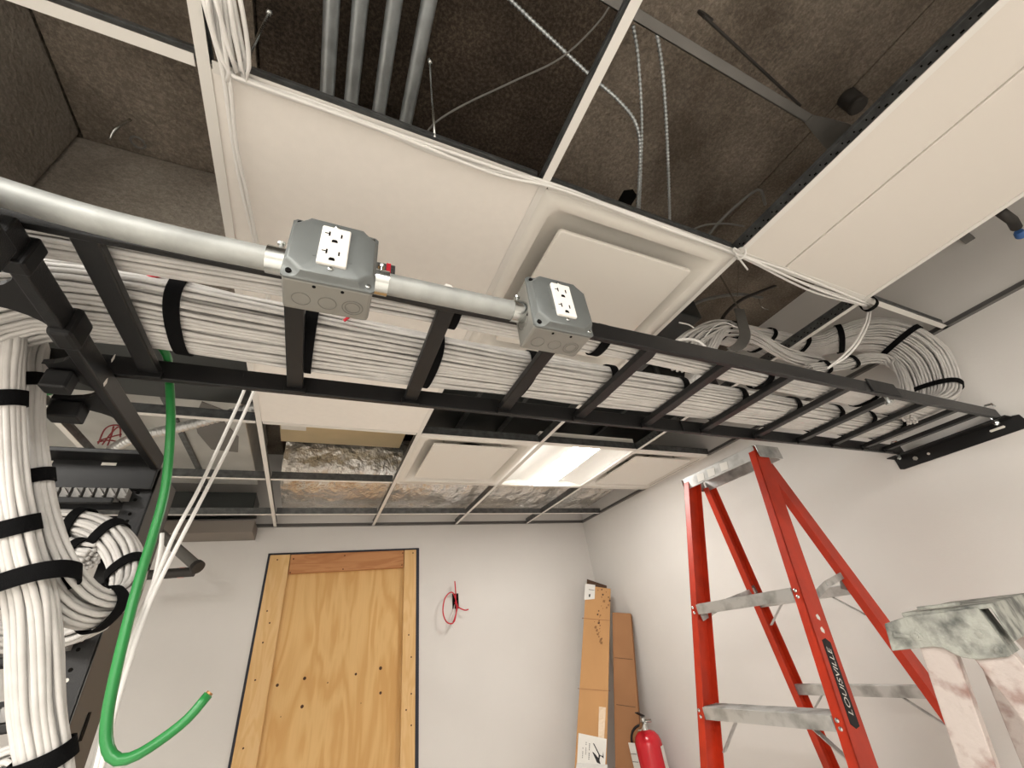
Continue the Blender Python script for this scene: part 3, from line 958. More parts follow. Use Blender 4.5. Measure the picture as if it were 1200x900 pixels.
def connector(x0, x1, par, screw_up):
    """set-screw fitting between x0 and x1"""
    m = MB().cyl(V(x0, CY_, CZ_), V(x1, CY_, CZ_), CRR + .0025, 20)
    o_ = m.build('connector', M_zinc, par, bevel=0.001, smooth='auto')
    xm = (x0 + x1) / 2
    dirv = nrm(V(0, -.25, 1))
    b0 = V(xm, CY_, CZ_) + dirv * (CRR + .001)
    MB().lathe([(.0026, 0), (.0026, .008), (.0048, .008), (.0050, .011), (.003, .0125)], b0, dirv, 10).build('set_screw', M_zinc, o_, smooth='auto')


connector(bx1 - .024, bx1 + .001, cond, True)
cond2 = thing('conduit', (.14, CY_, CZ_), 'short straight galvanized conduit joining the two outlet boxes', 'conduit', 'galvanized conduits on the tray')
MB().tube([V(bx1 + .112, CY_, CZ_), V(bx2 - .014, CY_, CZ_)], CRR, 20).build('pipe', M_emt, cond2, smooth='auto')
connector(bx1 + .101, bx1 + .122, cond2, True)
connector(bx2 - .022, bx2 + .001, cond2, True)
tgp = V(.13, CY_ - .0158, CZ_ + .004)
MB().prism([(-.007, 0), (.007, 0), (.004, .006), (-.003, .0065)], tgp + V(0, 0.0005, .001), V(1, 0, 0), nrm(V(0, .25, 1)), V(0, -.0003, 0)).build('sticker', M_label, cond2)
# open backed clamp with red wire behind the first box
cl = thing('beam_clamp', (.048, .435, 2.238), 'small open zinc clamp with a red tie beside the left outlet box', 'clamp')
m = MB()
m.box((.028, .425, 2.225), (.058, .428, 2.256)).box((.028, .425, 2.225), (.058, .45, 2.228)).box((.056, .425, 2.225), (.058, .45, 2.252))
m.build('bracket', M_zinc, cl, bevel=.001)
MB().box((.045, .421, 2.226), (.051, .4245, 2.253)).build('tie', M_red, cl)
for k, (px, py) in enumerate((((403, 376), (417, 366)), ((160, 327), (188, 323)))):
    A_, B_ = at(*px, 1, .58), at(*py, 1, .57)
    single_cable('wire_scrap', [A_, (A_ + B_) / 2 + V(0, 0, .001), B_], .0026, M_red, ['red wire end poking out below the left outlet box', 'red wire end between the tray bundles near the rack'][k], 'wire', seg=.01)

# ------------------------------------------------------------------ orange stepladder
LO, PHI = V(1.653, 1.213, 2.334), -1.528
LU = V(math.cos(PHI), math.sin(PHI), 0)
LW = V(-math.sin(PHI), math.cos(PHI), 0)
LC, LD, LG = .277, .242, .088


def on_plane(px, py, P0, N):
    r = RM.T @ np.array([px - 600, py - 450, FPX])
    return CAM + r * ((P0 - CAM) @ N) / (r @ N)


def ladder_plane(front):
    s = -1 if front else 1
    P0 = LO + LW * s * LG / 2
    D = LW * s * (LC if front else LD) + V(0, 0, -1)
    return P0, nrm(np.cross(LU, D)), nrm(D)


lad = thing('stepladder', (1.65, 1.2, 0), 'orange fibreglass stepladder with aluminium steps by the right wall', 'stepladder')
rails = {}
for key, front, pts in (('FL', True, ((811, 562), (835, 900))), ('FR', True, ((893, 545), (1012, 900))), ('BL', False, ((838, 586), (975, 900))), ('BR', False, ((926, 585), (1157, 900)))):
    P0, N, D = ladder_plane(front)
    a = on_plane(*pts[0], P0, N)
    b = on_plane(*pts[1], P0, N)
    d = nrm(b - a)
    top = a + d * ((2.315 if front else 2.29) - a[2]) / d[2]
    bot = a + d * (0.0 - a[2]) / d[2]
    rails[key] = (top, bot, N, D)
    inner = 1 if key[1] == 'R' else -1      # the flat web is the outer face
    m = MB()
    wd, th_ = (.078, .030) if front else (.062, .026)
    su = nrm(LU - d * (LU @ d))
    depth = nrm(np.cross(d, su))
    if depth @ LW < 0:
        depth = -depth
    # C channel: web faces sideways, two flanges point outwards
    m.bar(top + su * inner * .0125, bot + su * inner * .0125, .005, wd, su)
    m.bar(top + depth * (wd / 2 - .002), bot + depth * (wd / 2 - .002), th_, .004, su)
    m.bar(top - depth * (wd / 2 - .002), bot - depth * (wd / 2 - .002), th_, .004, su)
    m.build('front_rail' if front else 'rear_rail', M_orange, lad, bevel=.0012)


def rail_at(key, z):
    t, b, N, D = rails[key]
    return t + (b - t) * (t[2] - z) / (t[2] - b[2])


z1 = at(822, 714, 0, rail_at('FL', 1.78)[0])[2]
Pst = on_plane(822, 714, *ladder_plane(True)[:2])
zs1 = Pst[2]
zs2 = on_plane(827, 833, *ladder_plane(True)[:2])[2]
sp0 = zs1 - zs2
zz = [zs1 - sp0 * k for k in range(0, 6) if zs1 - sp0 * k > .15]
for z in zz:
    a, b = rail_at('FL', z), rail_at('FR', z)
    dd_ = nrm(b - a)
    a2, b2 = a + dd_ * .016, b - dd_ * .016
    m = MB()
    m.bar(a2 + V(0, 0, .016), b2 + V(0, 0, .016), .082, .003, LW)
    m.bar(a2 - LW * .040 + V(0, 0, 0.000), b2 - LW * .040, .003, .034, LW)
    m.bar(a2 + LW * .040, b2 + LW * .040, .003, .034, LW)
    for q in range(7):
        off = -.03 + q * .01
        m.bar(a2 + LW * off + V(0, 0, .0185), b2 + LW * off + V(0, 0, .0185), .003, .002, LW)
    st = m.build('step', M_alum, lad)
    for (pt, sg) in ((a, -1), (b, 1)):
        for q in (-.009, .009):
            c = pt - LW * .043 + V(0, 0, q) + dd_ * (0 if sg < 0 else 0)
            MB().lathe([(.0055, -.002), (.0055, .003), (.003, .005)], c, -LW, 10).build('rivet', M_zinc, st)
    # knee braces under the step
    if z < zs1 - .1:
        for (pt, sg) in ((a2, 1), (b2, -1)):
            MB().bar(pt + dd_ * sg * .10 - V(0, 0, .015), pt - V(0, 0, .11), .018, .003, LW).build('brace', M_alum, lad)
# rear horizontals
for z in [zs1 - .005 - sp0 * 1.02 * k for k in range(0, 5)]:
    if z < .2:
        continue
    a, b = rail_at('BL', z), rail_at('BR', z)
    dd_ = nrm(b - a)
    MB().bar(a, b, .036, .022, V(0, 0, 1)).build('rear_brace', M_alum, lad, bevel=.002)
    for (pt, sg) in ((a, 1), (b, -1)):
        MB().bar(pt + dd_ * sg * .10 - V(0, 0, .012), pt - V(0, 0, .085) + dd_ * sg * .012, .014, .003, LW).build('brace', M_alum, lad)
# spreaders (folding arms) between front and rear rails
for k in 'LR':
    a, b = rail_at('F' + k, zs1 - .03), rail_at('B' + k, zs1 + .045)
    mid = (a + b) / 2 + V(0, 0, .01)
    m = MB().bar(a, mid, .022, .003, V(0, 0, 1)).bar(mid, b, .022, .003, V(0, 0, 1))
    m.cyl(mid - LU * .006, mid + LU * .006, .008, 10)
    m.build('spreader', M_alum, lad)
    m = MB().prism([(-.05, -.03), (.02, -.045), (.035, .02), (.015, .055), (-.005, .05)], b - V(0, 0, .015) - LU * .012, LW, V(0, 0, 1), LU * .004)
    m.build('hinge_bracket', M_pipe, lad)
# top cap
a, b = rail_at('FL', 2.29), rail_at('FR', 2.29)
c2, d2_ = rail_at('BL', 2.29), rail_at('BR', 2.29)
m = MB()
uu = nrm(b - a)
fr0, fr1 = a - uu * .012, b + uu * .012
fr0[2] = fr1[2] = 2.300
m.bar(fr0 - LW * .034, fr1 - LW * .034, .004, .052, LW)
re0, re1 = fr0 + LW * .112, fr1 + LW * .112
m.bar(re0, re1, .004, .052, LW)
m.bar((fr0 + re0) / 2 - LW * .017 + V(0, 0, .026), (fr1 + re1) / 2 - LW * .017 + V(0, 0, .026), .150, .004, LW)
for e_, sg in ((fr0, -1), (fr1, 1)):
    m.bar(e_ - LW * .036 + uu * sg * .012, e_ + LW * .114 + uu * sg * .012, .052, .004, V(0, 0, 1))
m.build('top_cap', M_alum, lad, bevel=.002)
for q in (.10, .16, .23):
    c = fr0 + (fr1 - fr0) * (q / np.linalg.norm(fr1 - fr0)) - LW * .0365
    MB().prism([(-.022, -.016), (.015, -.018), (.022, .012), (-.016, .018)], c, uu, V(0, 0, 1), -LW * .0006).build('paper_scrap', M_label, lad)
# brand decal on the right front rail
t_, b_, N_, D_ = rails['FR']
dr = nrm(b_ - t_)
su = nrm(LU - dr * (LU @ dr))
dp = nrm(np.cross(dr, su))
if dp @ LW < 0:
    dp = -dp
ctr = rail_at('FR', (on_plane(965, 752, *ladder_plane(True)[:2])[2] + on_plane(1003, 850, *ladder_plane(True)[:2])[2]) / 2)
dlen = np.linalg.norm(on_plane(965, 752, *ladder_plane(True)[:2]) - on_plane(1003, 850, *ladder_plane(True)[:2]))


def text_mesh(txt, size, O, ex, ey, name, m, parent, lift=0.0004, shear=0.0, xscale=1.0):
    cu = bpy.data.curves.new('t', 'FONT')
    cu.body = txt
    cu.size = size
    cu.align_x = 'CENTER'
    cu.align_y = 'CENTER'
    cu.shear = shear
    cu.extrude = 0.0
    to = bpy.data.objects.new('t', cu)
    COL.objects.link(to)
    bpy.context.view_layer.update()
    me = bpy.data.meshes.new_from_object(to.evaluated_get(bpy.context.evaluated_depsgraph_get()))
    bpy.data.objects.remove(to)
    bpy.data.curves.remove(cu)
    ex, ey = nrm(ex), nrm(ey)
    en = np.cross(ex, ey)
    for v in me.vertices:
        p = O + ex * v.co.x * xscale + ey * v.co.y + en * lift
        v.co = p
    me.name = name
    me.materials.append(m)
    o_ = bpy.data.objects.new(name, me)
    COL.objects.link(o_)
    attach(o_, parent)
    return o_


dc = ctr + su * .0152
hw = .019
dec = MB()
poly = [(-dlen / 2, -hw), (dlen / 2, -hw), (dlen / 2 + .008, 0), (dlen / 2, hw), (-dlen / 2, hw), (-dlen / 2 - .008, 0)]
dec.prism(poly, dc, -dr, -dp, su * .0004)
deco = dec.build('decal', M_ink, lad)
text_mesh('LOUISVILLE', .026, dc + su * .0006, -dr, -dp, 'lettering', M_label, deco, shear=.2, xscale=dlen * .95 / .155)
for q in (.03, .065):
    c = dc - dr * (dlen / 2 + q)
    MB().prism([(-.009, -.006), (.0, -.009), (.009, -.002), (.003, .008), (-.006, .006)], c, -dr, -dp, su * .0004).build('scuff', M_label, lad)

# ------------------------------------------------------------------ mud splattered stepladder
ml = thing('stepladder', (1.17, .45, 0), 'plaster-splattered grey stepladder with a galvanized top bracket at the right edge', 'stepladder')
ed = nrm(V(.17, -.985, 0))
em = nrm(V(-.985, -.17, 0))      # faces the viewer; the ladder's steps run the other way
O0 = on_plane(1110, 735, V(1.165, .525, 1.70), em)


def pl2(px, py, off=0.0):
    return on_plane(px, py, O0 + em * off, em)


def loc2(p):
    return ((p - O0) @ ed, (p - O0)[2])


plate = [(1036, 731), (1045, 763), (1092, 758), (1104, 759), (1117, 766), (1128, 771), (1145, 773), (1181, 770), (1186, 767), (1143, 712), (1060, 723)]
pp2 = [loc2(pl2(*p)) for p in plate]
o_ = MB().prism(pp2, O0, ed, V(0, 0, 1), -em * .006).build('side_plate', M_mud, ml, bevel=.002)
ra, rb_ = pl2(1144, 713), pl2(1185, 767)
MB().bar((ra - em * .035), (rb_ - em * .035), .004, .07, nrm(np.cross(rb_ - ra, em))).build('plate_return', M_mud, ml)
for (px, py, rr) in ((1074, 745, .0085), (1149, 743, .006), (1169, 761, .007), (1135, 762, .006)):
    c = pl2(px, py)
    MB().lathe([(rr, -.001), (rr, .003), (rr * .55, .003), (rr * .5, .006)], c, em, 12).build('rivet', M_mud, o_, smooth='auto')
MB().prism([loc2(pl2(*p)) for p in ((1046, 741), (1048, 747), (1066, 748), (1067, 744))], O0, ed, V(0, 0, 1), em * .003).build('ridge', M_mud, o_, bevel=.001)
# rails on both sides
for off, side_ in ((-.012, 0), (-.38, 1)):
    for (nm, A_, B_, wd) in (('front_rail', (1092, 750), (1144, 900), .050), ('rear_rail', (1148, 752), (1228, 850), .056)):
        a, b = pl2(*A_), pl2(*B_)
        d = nrm(b - a)
        bot = a + d * (0 - a[2]) / d[2]
        sh = em * off
        dfl = em * (-.20 if side_ else .04)
        sdv = nrm(np.cross(d, em))
        m = MB()
        m.bar(a + sh, bot + sh + dfl, wd, .004, sdv)
        m.build(nm, M_mudrail, ml, bevel=.001)
        m = MB()
        m.bar(a + sh + sdv * (wd / 2 - .001) - em * .012, bot + sh + dfl + sdv * (wd / 2 - .001) - em * .012, .004, .026, sdv)
        m.bar(a + sh - sdv * (wd / 2 - .001) - em * .012, bot + sh + dfl - sdv * (wd / 2 - .001) - em * .012, .004, .026, sdv)
        m.build('rail_flange', M_mudrail, ml)
# top cap
a, b = pl2(1040, 727), pl2(1150, 709)
zt = max(a[2], b[2])
m = MB()
A_ = V(a[0], a[1], zt) + ed * .03
B_ = V(b[0], b[1], zt) + ed * .01
m.bar((A_ + em * -.006), (A_ + em * -.39), .006, .05, V(0, 0, 1))
m.bar((B_ + em * -.006), (B_ + em * -.39), .006, .05, V(0, 0, 1))
mid = (A_ + B_) / 2 - V(0, 0, .003)
m = MB().bar(mid + em * -.006, mid + em * -.39, np.linalg.norm(B_ - A_), .008, ed)
m.bar(B_ + em * -.006 - V(0, 0, .03), B_ + em * -.39 - V(0, 0, .03), .004, .062, ed)
m.bar(A_ + em * -.006 - V(0, 0, .03), A_ + em * -.39 - V(0, 0, .03), .004, .062, ed)
m.build('top_cap', M_mud, ml, bevel=.003)
c = pl2(1112, 711)
MB().bar(V(c[0], c[1], zt + .006) - ed * .05, V(c[0], c[1], zt + .006) + ed * .02, .012, .006, em).build('clip', M_mud, ml, bevel=.002)
for k in range(3):
    z = zt - .40 - .3 * k
    a = pl2(1092, 750)
    b = pl2(1144, 900)
    d = nrm(b - a)
    q = a + d * (z - a[2]) / d[2]
    MB().bar(q + em * -.01, q + em * -.38, .075, .028, ed).build('step', M_mud, ml, bevel=.002)

# ------------------------------------------------------------------ cardboard cartons in the corner
def carton(name, top_c, low_c, w, t, facing, label):
    top_c, low_c = np.asarray(top_c, float), np.asarray(low_c, float)
    d = nrm(low_c - top_c)
    bot = top_c + d * (0.005 - top_c[2]) / d[2]
    side, up = frame_from(d, facing)
    th = thing(name, bot, label, 'carton', 'long cardboard cartons')
    return th, top_c, bot, d, side, up


def carton_body(th, A, B, sx, sn, w, t, m, mi):
    """open-topped carton: front face normal sn, width along sx"""
    for (nm, P, ww, tt, ax) in (('front_panel', sn * t / 2, w, .006, sx), ('back_panel', -sn * t / 2, w, .006, sx)):
        MB().bar(A + P, B + P, ww, tt, ax).build(nm, m, th, bevel=.002)
    for s in (-1, 1):
        MB().bar(A + sx * s * (w / 2 - .003), B + sx * s * (w / 2 - .003), .006, t - .006, sx).build('side_panel', m, th)
    MB().bar(A + (B - A) * .02, A + (B - A) * .022, w - .012, t - .012, sx).build('inner_flap', mi, th)


tc1 = at(701, 688, 1, 2.86)
bc1 = at(692, 900, 1, 2.80)
c1 = thing('carton', (bc1[0], bc1[1], 0), 'tall open cardboard carton with white labels leaning in the room corner', 'carton', 'long cardboard cartons')
d1 = nrm(bc1 - tc1)
B1 = tc1 + d1 * (.01 - tc1[2]) / d1[2]
to_cam = nrm(CAM - (tc1 + bc1) / 2)
sn1 = nrm(to_cam + V(-.12, -.1, 0))
sn1 = nrm(sn1 - d1 * (sn1 @ d1))
sx1 = nrm(np.cross(sn1, d1))
if sx1[0] < 0:
    sx1 = -sx1
W1, T1 = .182, .080
A1 = tc1 - sn1 * T1 / 2
carton_body(c1, A1, B1 - sn1 * T1 / 2, sx1, sn1, W1, T1, M_card, M_cardin)
# torn back flap standing up, fold creases, labels, scuffs, tape
MB().prism([(-W1 / 2, 0), (W1 / 2 - .03, 0), (W1 / 2 - .03, .045), (-W1 / 2, .075)], A1 - sn1 * (T1 / 2 - .004), sx1, -d1, -sn1 * .004).build('torn_flap', M_cardin, c1)
fc = A1 + sn1 * (T1 / 2 + .0032)


def onface(px, py, off=0.0):
    P = on_plane(px, py, fc, sn1)
    return ((P - fc) @ sx1, (P - fc) @ d1)


def face_poly(pts, name, m, off=.0006, par=None):
    return MB().prism([onface(*p) for p in pts], fc + sn1 * off, sx1, d1, sn1 * .0005).build(name, m, par or c1)


lb = face_poly([(678, 859), (711, 866), (709, 899), (676, 897)], 'shipping_label', M_label)
z1_ = [(695, 871), (702, 884), (707, 887), (706.5, 880), (708, 889), (706, 890), (703, 887.5), (704, 896), (700, 893), (694, 881), (701, 889), (700.5, 886)]
for tri in ([(694.8, 871), (696.2, 871.3), (704, 886.5), (702.5, 886.5)], [(702.5, 884.5), (707.5, 889), (707, 880.5), (706.2, 886)],
            [(694, 881), (696, 882), (702, 889), (704, 896), (699.5, 893.5)], [(701.5, 884), (703.2, 885.5), (702.6, 891), (701.2, 889)]):
    face_poly(tri, 'emblem', M_ink, .0014, lb)
for (x0_, y0_, y1_) in ((690.5, 869, 894), (686.5, 869.5, 886), (683, 876, 890), (680.5, 880, 884)):
    for q in range(int((y1_ - y0_) / 2.2)):
        y = y0_ + q * 2.2
        if (q * 7 + int(x0_)) % 5 == 0:
            continue
        face_poly([(x0_ - (y - 870) * .05, y), (x0_ + 1.0 - (y - 870) * .05, y + .2), (x0_ + .95 - (y - 870) * .05, y + 1.5), (x0_ - .05 - (y - 870) * .05, y + 1.3)], 'print', M_ink if x0_ > 690 else M_inkg, .0014, lb)
l2 = face_poly([(685.8, 684), (697.5, 685.5), (696.8, 702), (684.5, 703)], 'corner_label', M_label)
face_poly([(690, 696.5), (692, 696.3), (691.6, 699.6), (690, 699.8)], 'print', M_ink, .0014, l2)
face_poly([(690, 690.5), (696.5, 691.5), (696.4, 692.1), (690, 691.3)], 'print', M_inkg, .0014, l2)
sr = random.Random(5)
M_scuff = mat('scuffed_cardboard', S(140, 102, 66), .9)
for k in range(34):
    t = sr.random()
    px, py = 702 + 9 * math.sin(t * 7) * (1 - t) + sr.uniform(-5, 6) * (1 - t * .6), 690 + t * 62
    s = sr.uniform(.7, 2.6)
    face_poly([(px, py), (px + s, py + sr.uniform(-.4, .6)), (px + s * .8, py + s * 1.3), (px - s * .2, py + s)], 'scuff', M_scuff if k % 3 else M_cardin, .0006)
for y in (724, 806.5):
    face_poly([(682 if y < 800 else 677, y), (715, y + 3), (715, y + 3.7), (682 if y < 800 else 677, y + .7)], 'crease', M_card2, .0004)
M_tapec = mat('clear_tape', S(214, 190, 160), .15, spec=.8, bump=.4, bscale=60)
face_poly([(702, 828), (710, 829), (708, 866), (701, 865)], 'clear_tape', M_tapec, .0005)
face_poly([(676, 894), (712, 896), (711, 906), (674, 905)], 'clear_tape', mat('tape_wrap', S(206, 204, 200), .2, spec=.8, bump=.6, bscale=70), .0020)

tc2 = at(728, 718, 0, 2.04)
bc2 = at(737, 900, 0, 1.87)
c2_ = thing('carton', (bc2[0], bc2[1], 0), 'plain brown cardboard carton leaning on the right wall behind the extinguisher', 'carton', 'long cardboard cartons')
dd2 = nrm(bc2 - tc2)
B2 = tc2 + dd2 * (.01 - tc2[2]) / dd2[2]
sn2 = nrm(nrm(CAM - (tc2 + bc2) / 2) + V(-.25, 0, 0))
sn2 = nrm(sn2 - dd2 * (sn2 @ dd2))
sx2 = nrm(np.cross(sn2, dd2))
if sx2[0] < 0:
    sx2 = -sx2
m = MB().bar(tc2 - sn2 * .028, B2 - sn2 * .028, .130, .055, sx2, w2=.21)
m.build('body', M_card2, c2_, bevel=.006)
for y in (772, 825):
    zz_ = at(730, y, 0, 1.97)[2]
    P = tc2 + dd2 * (tc2[2] - zz_) / -dd2[2]
    MB().bar(P - sx2 * .06 + sn2 * .0004, P + sx2 * .06 + sn2 * .0004, .003, .0006, dd2).build('crease', M_cardin, c2_)

# ------------------------------------------------------------------ fire extinguisher on the right wall
ec = at(763, 885, 0, 1.96)
ex_ = thing('fire_extinguisher', (ec[0], ec[1], .6), 'red fire extinguisher with a hanging tag below the brown carton', 'fire extinguisher')
ztop = at(763, 857, 0, 1.96)[2]
R_ = .080
MB().lathe([(R_ * .96, ztop - .60), (R_, ztop - .58), (R_, ztop - .075), (R_ * .97, ztop - .05), (R_ * .86, ztop - .025), (R_ * .62, ztop - .006), (R_ * .36, ztop), (.02, ztop + .004), (.02, ztop + .02)], V(ec[0], ec[1], 0), (0, 0, 1), 32).build('cylinder', M_ext, ex_, smooth=True)
hd = V(ec[0], ec[1], ztop)
vv = MB().lathe([(.022, .0), (.022, .035), (.014, .04), (.014, .06)], hd, (0, 0, 1), 16).build('valve', M_zinc, ex_, smooth='auto')
ldir = nrm(V(-.75, -.55, 0))
sdir = nrm(V(.55, -.75, 0))
MB().bar(hd + V(0, 0, .05) - ldir * .02, hd + V(0, 0, .02) + ldir * .11, .022, .004, sdir).build('carry_handle', M_zinc, ex_, bevel=.001)
MB().bar(hd + V(0, 0, .065) - ldir * .02, hd + V(0, 0, .10) + ldir * .095, .022, .005, sdir).build('lever', M_black2, ex_, bevel=.001)
MB().tube([hd + V(0, 0, .045) + sdir * .012, hd + V(0, 0, .045) + sdir * .05], .008, 10).build('gauge', M_zinc, vv)
hz = spline([hd + V(0, 0, .025), hd + ldir * .01 + V(0, -.0, .02) - sdir * .05, hd - sdir * .09 + ldir * .02 - V(0, 0, .03), hd - sdir * .098 + ldir * .02 - V(0, 0, .18), hd - sdir * .096 + ldir * .02 - V(0, 0, .35)], 26)
MB().tube(hz, .007, 10).build('hose', M_black2, ex_, smooth=True)
tgc = hd - sdir * .085 + ldir * .055 - V(0, 0, .045)
tagn = MB().bar(tgc, tgc - V(0, 0, .12) - ldir * .01, .045, .0012, nrm(sdir + ldir * .3)).build('inspection_tag', M_label, ex_)
for q in (.05, .085):
    c = tgc - V(0, 0, q) + ldir * .002
    MB().bar(c - nrm(sdir + ldir * .3) * .02, c + nrm(sdir + ldir * .3) * .02, .003, .003, V(0, 0, 1)).build('print', M_inkg, tagn)
MB().prism([(-.02, -.10), (.02, -.10), (.02, -.0), (-.02, -.0)], hd + nrm(sdir + ldir * .15) * (R_ + .001) - V(0, 0, .07), nrm(ldir - sdir * .15), V(0, 0, 1), nrm(sdir) * .001).build('rating_label', M_label, ex_)
MB().box((ec[0] + R_ - .01, ec[1] - .012, ztop - .30), (XW, ec[1] + .012, ztop - .27)).build('wall_bracket', M_black2, ex_)

# ------------------------------------------------------------------ switch box with red wires on the back wall
rb = thing('wall_box', at(533, 704, 1, YW), 'small open wall box with looped red wires right of the boarded doorway', 'electrical box')
c = at(533.5, 704, 1, YW)
MB().box((c[0] - .022, YW - .003, c[2] - .05), (c[0] + .024, YW + .002, c[2] + .045)).build('box_rim', M_iron, rb)
MB().box((c[0] - .018, YW - .0035, c[2] - .045), (c[0] + .020, YW - .0028, c[2] + .040)).build('box_opening', M_hole, rb)


def wpts(l, y):
    return [at(px, py, 1, YW - yy) for (px, py), yy in zip(l, y)]


for l, y in ((((533, 681), (534, 695), (534, 706)), (.06, .05, .0)),
             (((535, 705), (530, 694), (522, 700), (519, 715), (522, 727), (528, 731), (533, 727), (535, 712), (534, 702)), (.0, .04, .07, .08, .08, .07, .06, .04, .02)),
             (((533, 706), (538, 712), (545, 715), (549, 714)), (.0, .04, .06, .07)), (((534, 703), (536, 711), (533, 724), (531, 729)), (.0, .05, .06, .06))):
    MB().tube(spline(wpts(l, y), 30), .0042, 8).build('wire', M_red, rb, smooth=True)
MB().tube(spline(wpts(((533, 708), (531, 718), (528, 727), (532, 737)), (.0, .04, .05, .06)), 14), .003, 6).build('wire', M_cable_w, rb, smooth=True)

# ------------------------------------------------------------------ ducts and insulation above the grid
def duct(lo, hi, m, label, ribs=(), ax=0, cat='duct', seam=M_web):
    t = thing('air_duct', ((lo[0] + hi[0]) / 2, (lo[1] + hi[1]) / 2, lo[2]), label, cat, 'air ducts above the grid')
    MB().box(lo, hi).build('duct_body', m, t, bevel=.004)
    for r in ribs:
        l2, h2 = list(lo), list(hi)
        l2[ax], h2[ax] = r - .012, r + .012
        for q in range(3):
            if q != ax:
                l2[q] -= .012
                h2[q] += .012
        MB().box(l2, h2).build('flange', seam, t, bevel=.002)
    return t


duct((-0.245, 1.50, 2.86), (0.40, 2.36, 3.08), M_ducttan, 'bare metal duct with a painted-in tan reflection above the cell over the doorway', (), 0)
MB().box((-.238, 2.05, 2.855), (-.12, 2.20, 2.8595)).build('sticker', M_label, bpy.data.objects['air_duct'])
ld = duct((-1.75, 1.72, 2.76), (-0.36, 2.78, 3.05), M_duct, 'large galvanized duct above the open cells on the left', (-1.3, -.62), 0)
tp = [(-.50, 1.80), (-.43, 1.86), (-.44, 1.98), (-.40, 2.12), (-.42, 2.3), (-.53, 2.28), (-.56, 2.1), (-.55, 1.95)]
MB().prism(tp, V(0, 0, 2.757), V(1, 0, 0), V(0, 1, 0), V(0, 0, .003)).build('tape_patch', M_tape, ld)
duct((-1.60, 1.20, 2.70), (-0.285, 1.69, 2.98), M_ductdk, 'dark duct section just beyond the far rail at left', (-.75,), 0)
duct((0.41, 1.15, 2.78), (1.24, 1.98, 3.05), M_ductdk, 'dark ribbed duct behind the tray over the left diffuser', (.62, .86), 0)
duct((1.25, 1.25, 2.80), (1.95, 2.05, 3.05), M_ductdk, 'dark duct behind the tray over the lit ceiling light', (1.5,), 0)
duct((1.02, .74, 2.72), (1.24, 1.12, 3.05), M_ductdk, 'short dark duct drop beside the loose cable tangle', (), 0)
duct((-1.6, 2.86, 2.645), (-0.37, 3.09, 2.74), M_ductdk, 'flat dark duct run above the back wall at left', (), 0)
sf = tag(MB().box((-1.6, 2.90, 2.512), (-0.352, YW, 2.585)).build('soffit_box', mat('soffit_brown', S(128, 120, 112), .7), bevel=.003), 'brown-grey boxed strip under the grid on the back wall at left', 'soffit')


def foil(x0, x1, cy, cz, hy, hz, label, seed):
    rg = np.random.default_rng(seed)
    nx, na = int((x1 - x0) / .022), 44
    ph = rg.uniform(0, 6.28, 12)
    kx = rg.uniform(6, 45, 12)
    ka = rg.integers(1, 7, 12)
    vs = []
    for i in range(nx + 1):
        x = x0 + (x1 - x0) * i / nx
        for k in range(na):
            a = 2 * math.pi * k / na
            rr = 1 + sum(0.017 * abs(math.sin(kx[q] * x + ka[q] * a + ph[q])) for q in range(12)) - .06 + .02 * math.sin(9 * x)
            e = .6
            ca, sa = math.cos(a), math.sin(a)
            vs.append(V(x, cy + hy * rr * math.copysign(abs(ca) ** e, ca), cz + hz * rr * math.copysign(abs(sa) ** e, sa)))
    fs = []
    for i in range(nx):
        for k in range(na):
            k2 = (k + 1) % na
            fs.append((i * na + k, i * na + k2, (i + 1) * na + k2, (i + 1) * na + k))
    m = MB().add(vs, fs)
    m.add([vs[k] for k in range(na)], [tuple(range(na))])
    m.add([vs[nx * na + k] for k in range(na)], [tuple(range(na))])
    return tag(m.build('insulated_duct', M_foil, smooth=True), label, 'insulated duct', 'foil insulated ducts')


foil(-0.22, 2.04, 2.725, 2.83, .315, .165, 'crinkled foil-wrapped duct running above the grid along the back wall', 31)
# flexible metal conduit -----------------------------------------------------


def flex(pts, r, pitch, name, m, label, cat, group=None, amp=.16):
    L = slen(pts)
    n = int(L / pitch * 6)
    P = spline(pts, n)
    rad = [r * (1 + amp * math.sin(i * math.pi / 3)) for i in range(n)]
    o_ = MB().tube(P, r, 12, True, radii=rad).build(name, m, smooth=True)
    return tag(o_, label, cat, group)


flex([at(125, 530, 2, 2.645), at(160, 512, 2, 2.645), at(210, 501, 2, 2.645), at(255, 489, 2, 2.65), at(300, 477, 2, 2.66), at(330, 468, 2, 2.68)], .0175, .022, 'flexible_conduit', M_zinc_r, 'ribbed flexible metal conduit sagging over the left open cells', 'conduit', None, .22)
flex([at(590, -8, 2, 2.95), at(640, 40, 2, 2.93), at(690, 87, 2, 2.90), at(725, 118, 2, 2.88), at(745, 145, 2, 2.86), at(750, 180, 2, 2.85), at(747, 245, 2, 2.84), at(747, 275, 2, 2.84)], .0042, .010, 'armoured_cable', M_emt_d, 'armoured cable curving across both open cells beside the white tee', 'cable', 'armoured cables in the plenum', .22)
flex([at(742, 30, 2, 2.9), at(748, 70, 2, 2.9), at(752, 140, 2, 2.88), at(751, 200, 2, 2.87), at(749, 255, 2, 2.86)], .0036, .010, 'armoured_cable', M_emt_d, 'armoured cable hanging straight just right of the white tee', 'cable', 'armoured cables in the plenum', .22)
flex([at(767, 25, 2, 2.92), at(776, 80, 2, 2.92), at(781, 150, 2, 2.90), at(784, 225, 2, 2.88), at(785, 275, 2, 2.88)], .0042, .010, 'armoured_cable', M_emt_d, 'thicker armoured cable hanging to the right of its pair', 'cable', 'armoured cables in the plenum', .22)
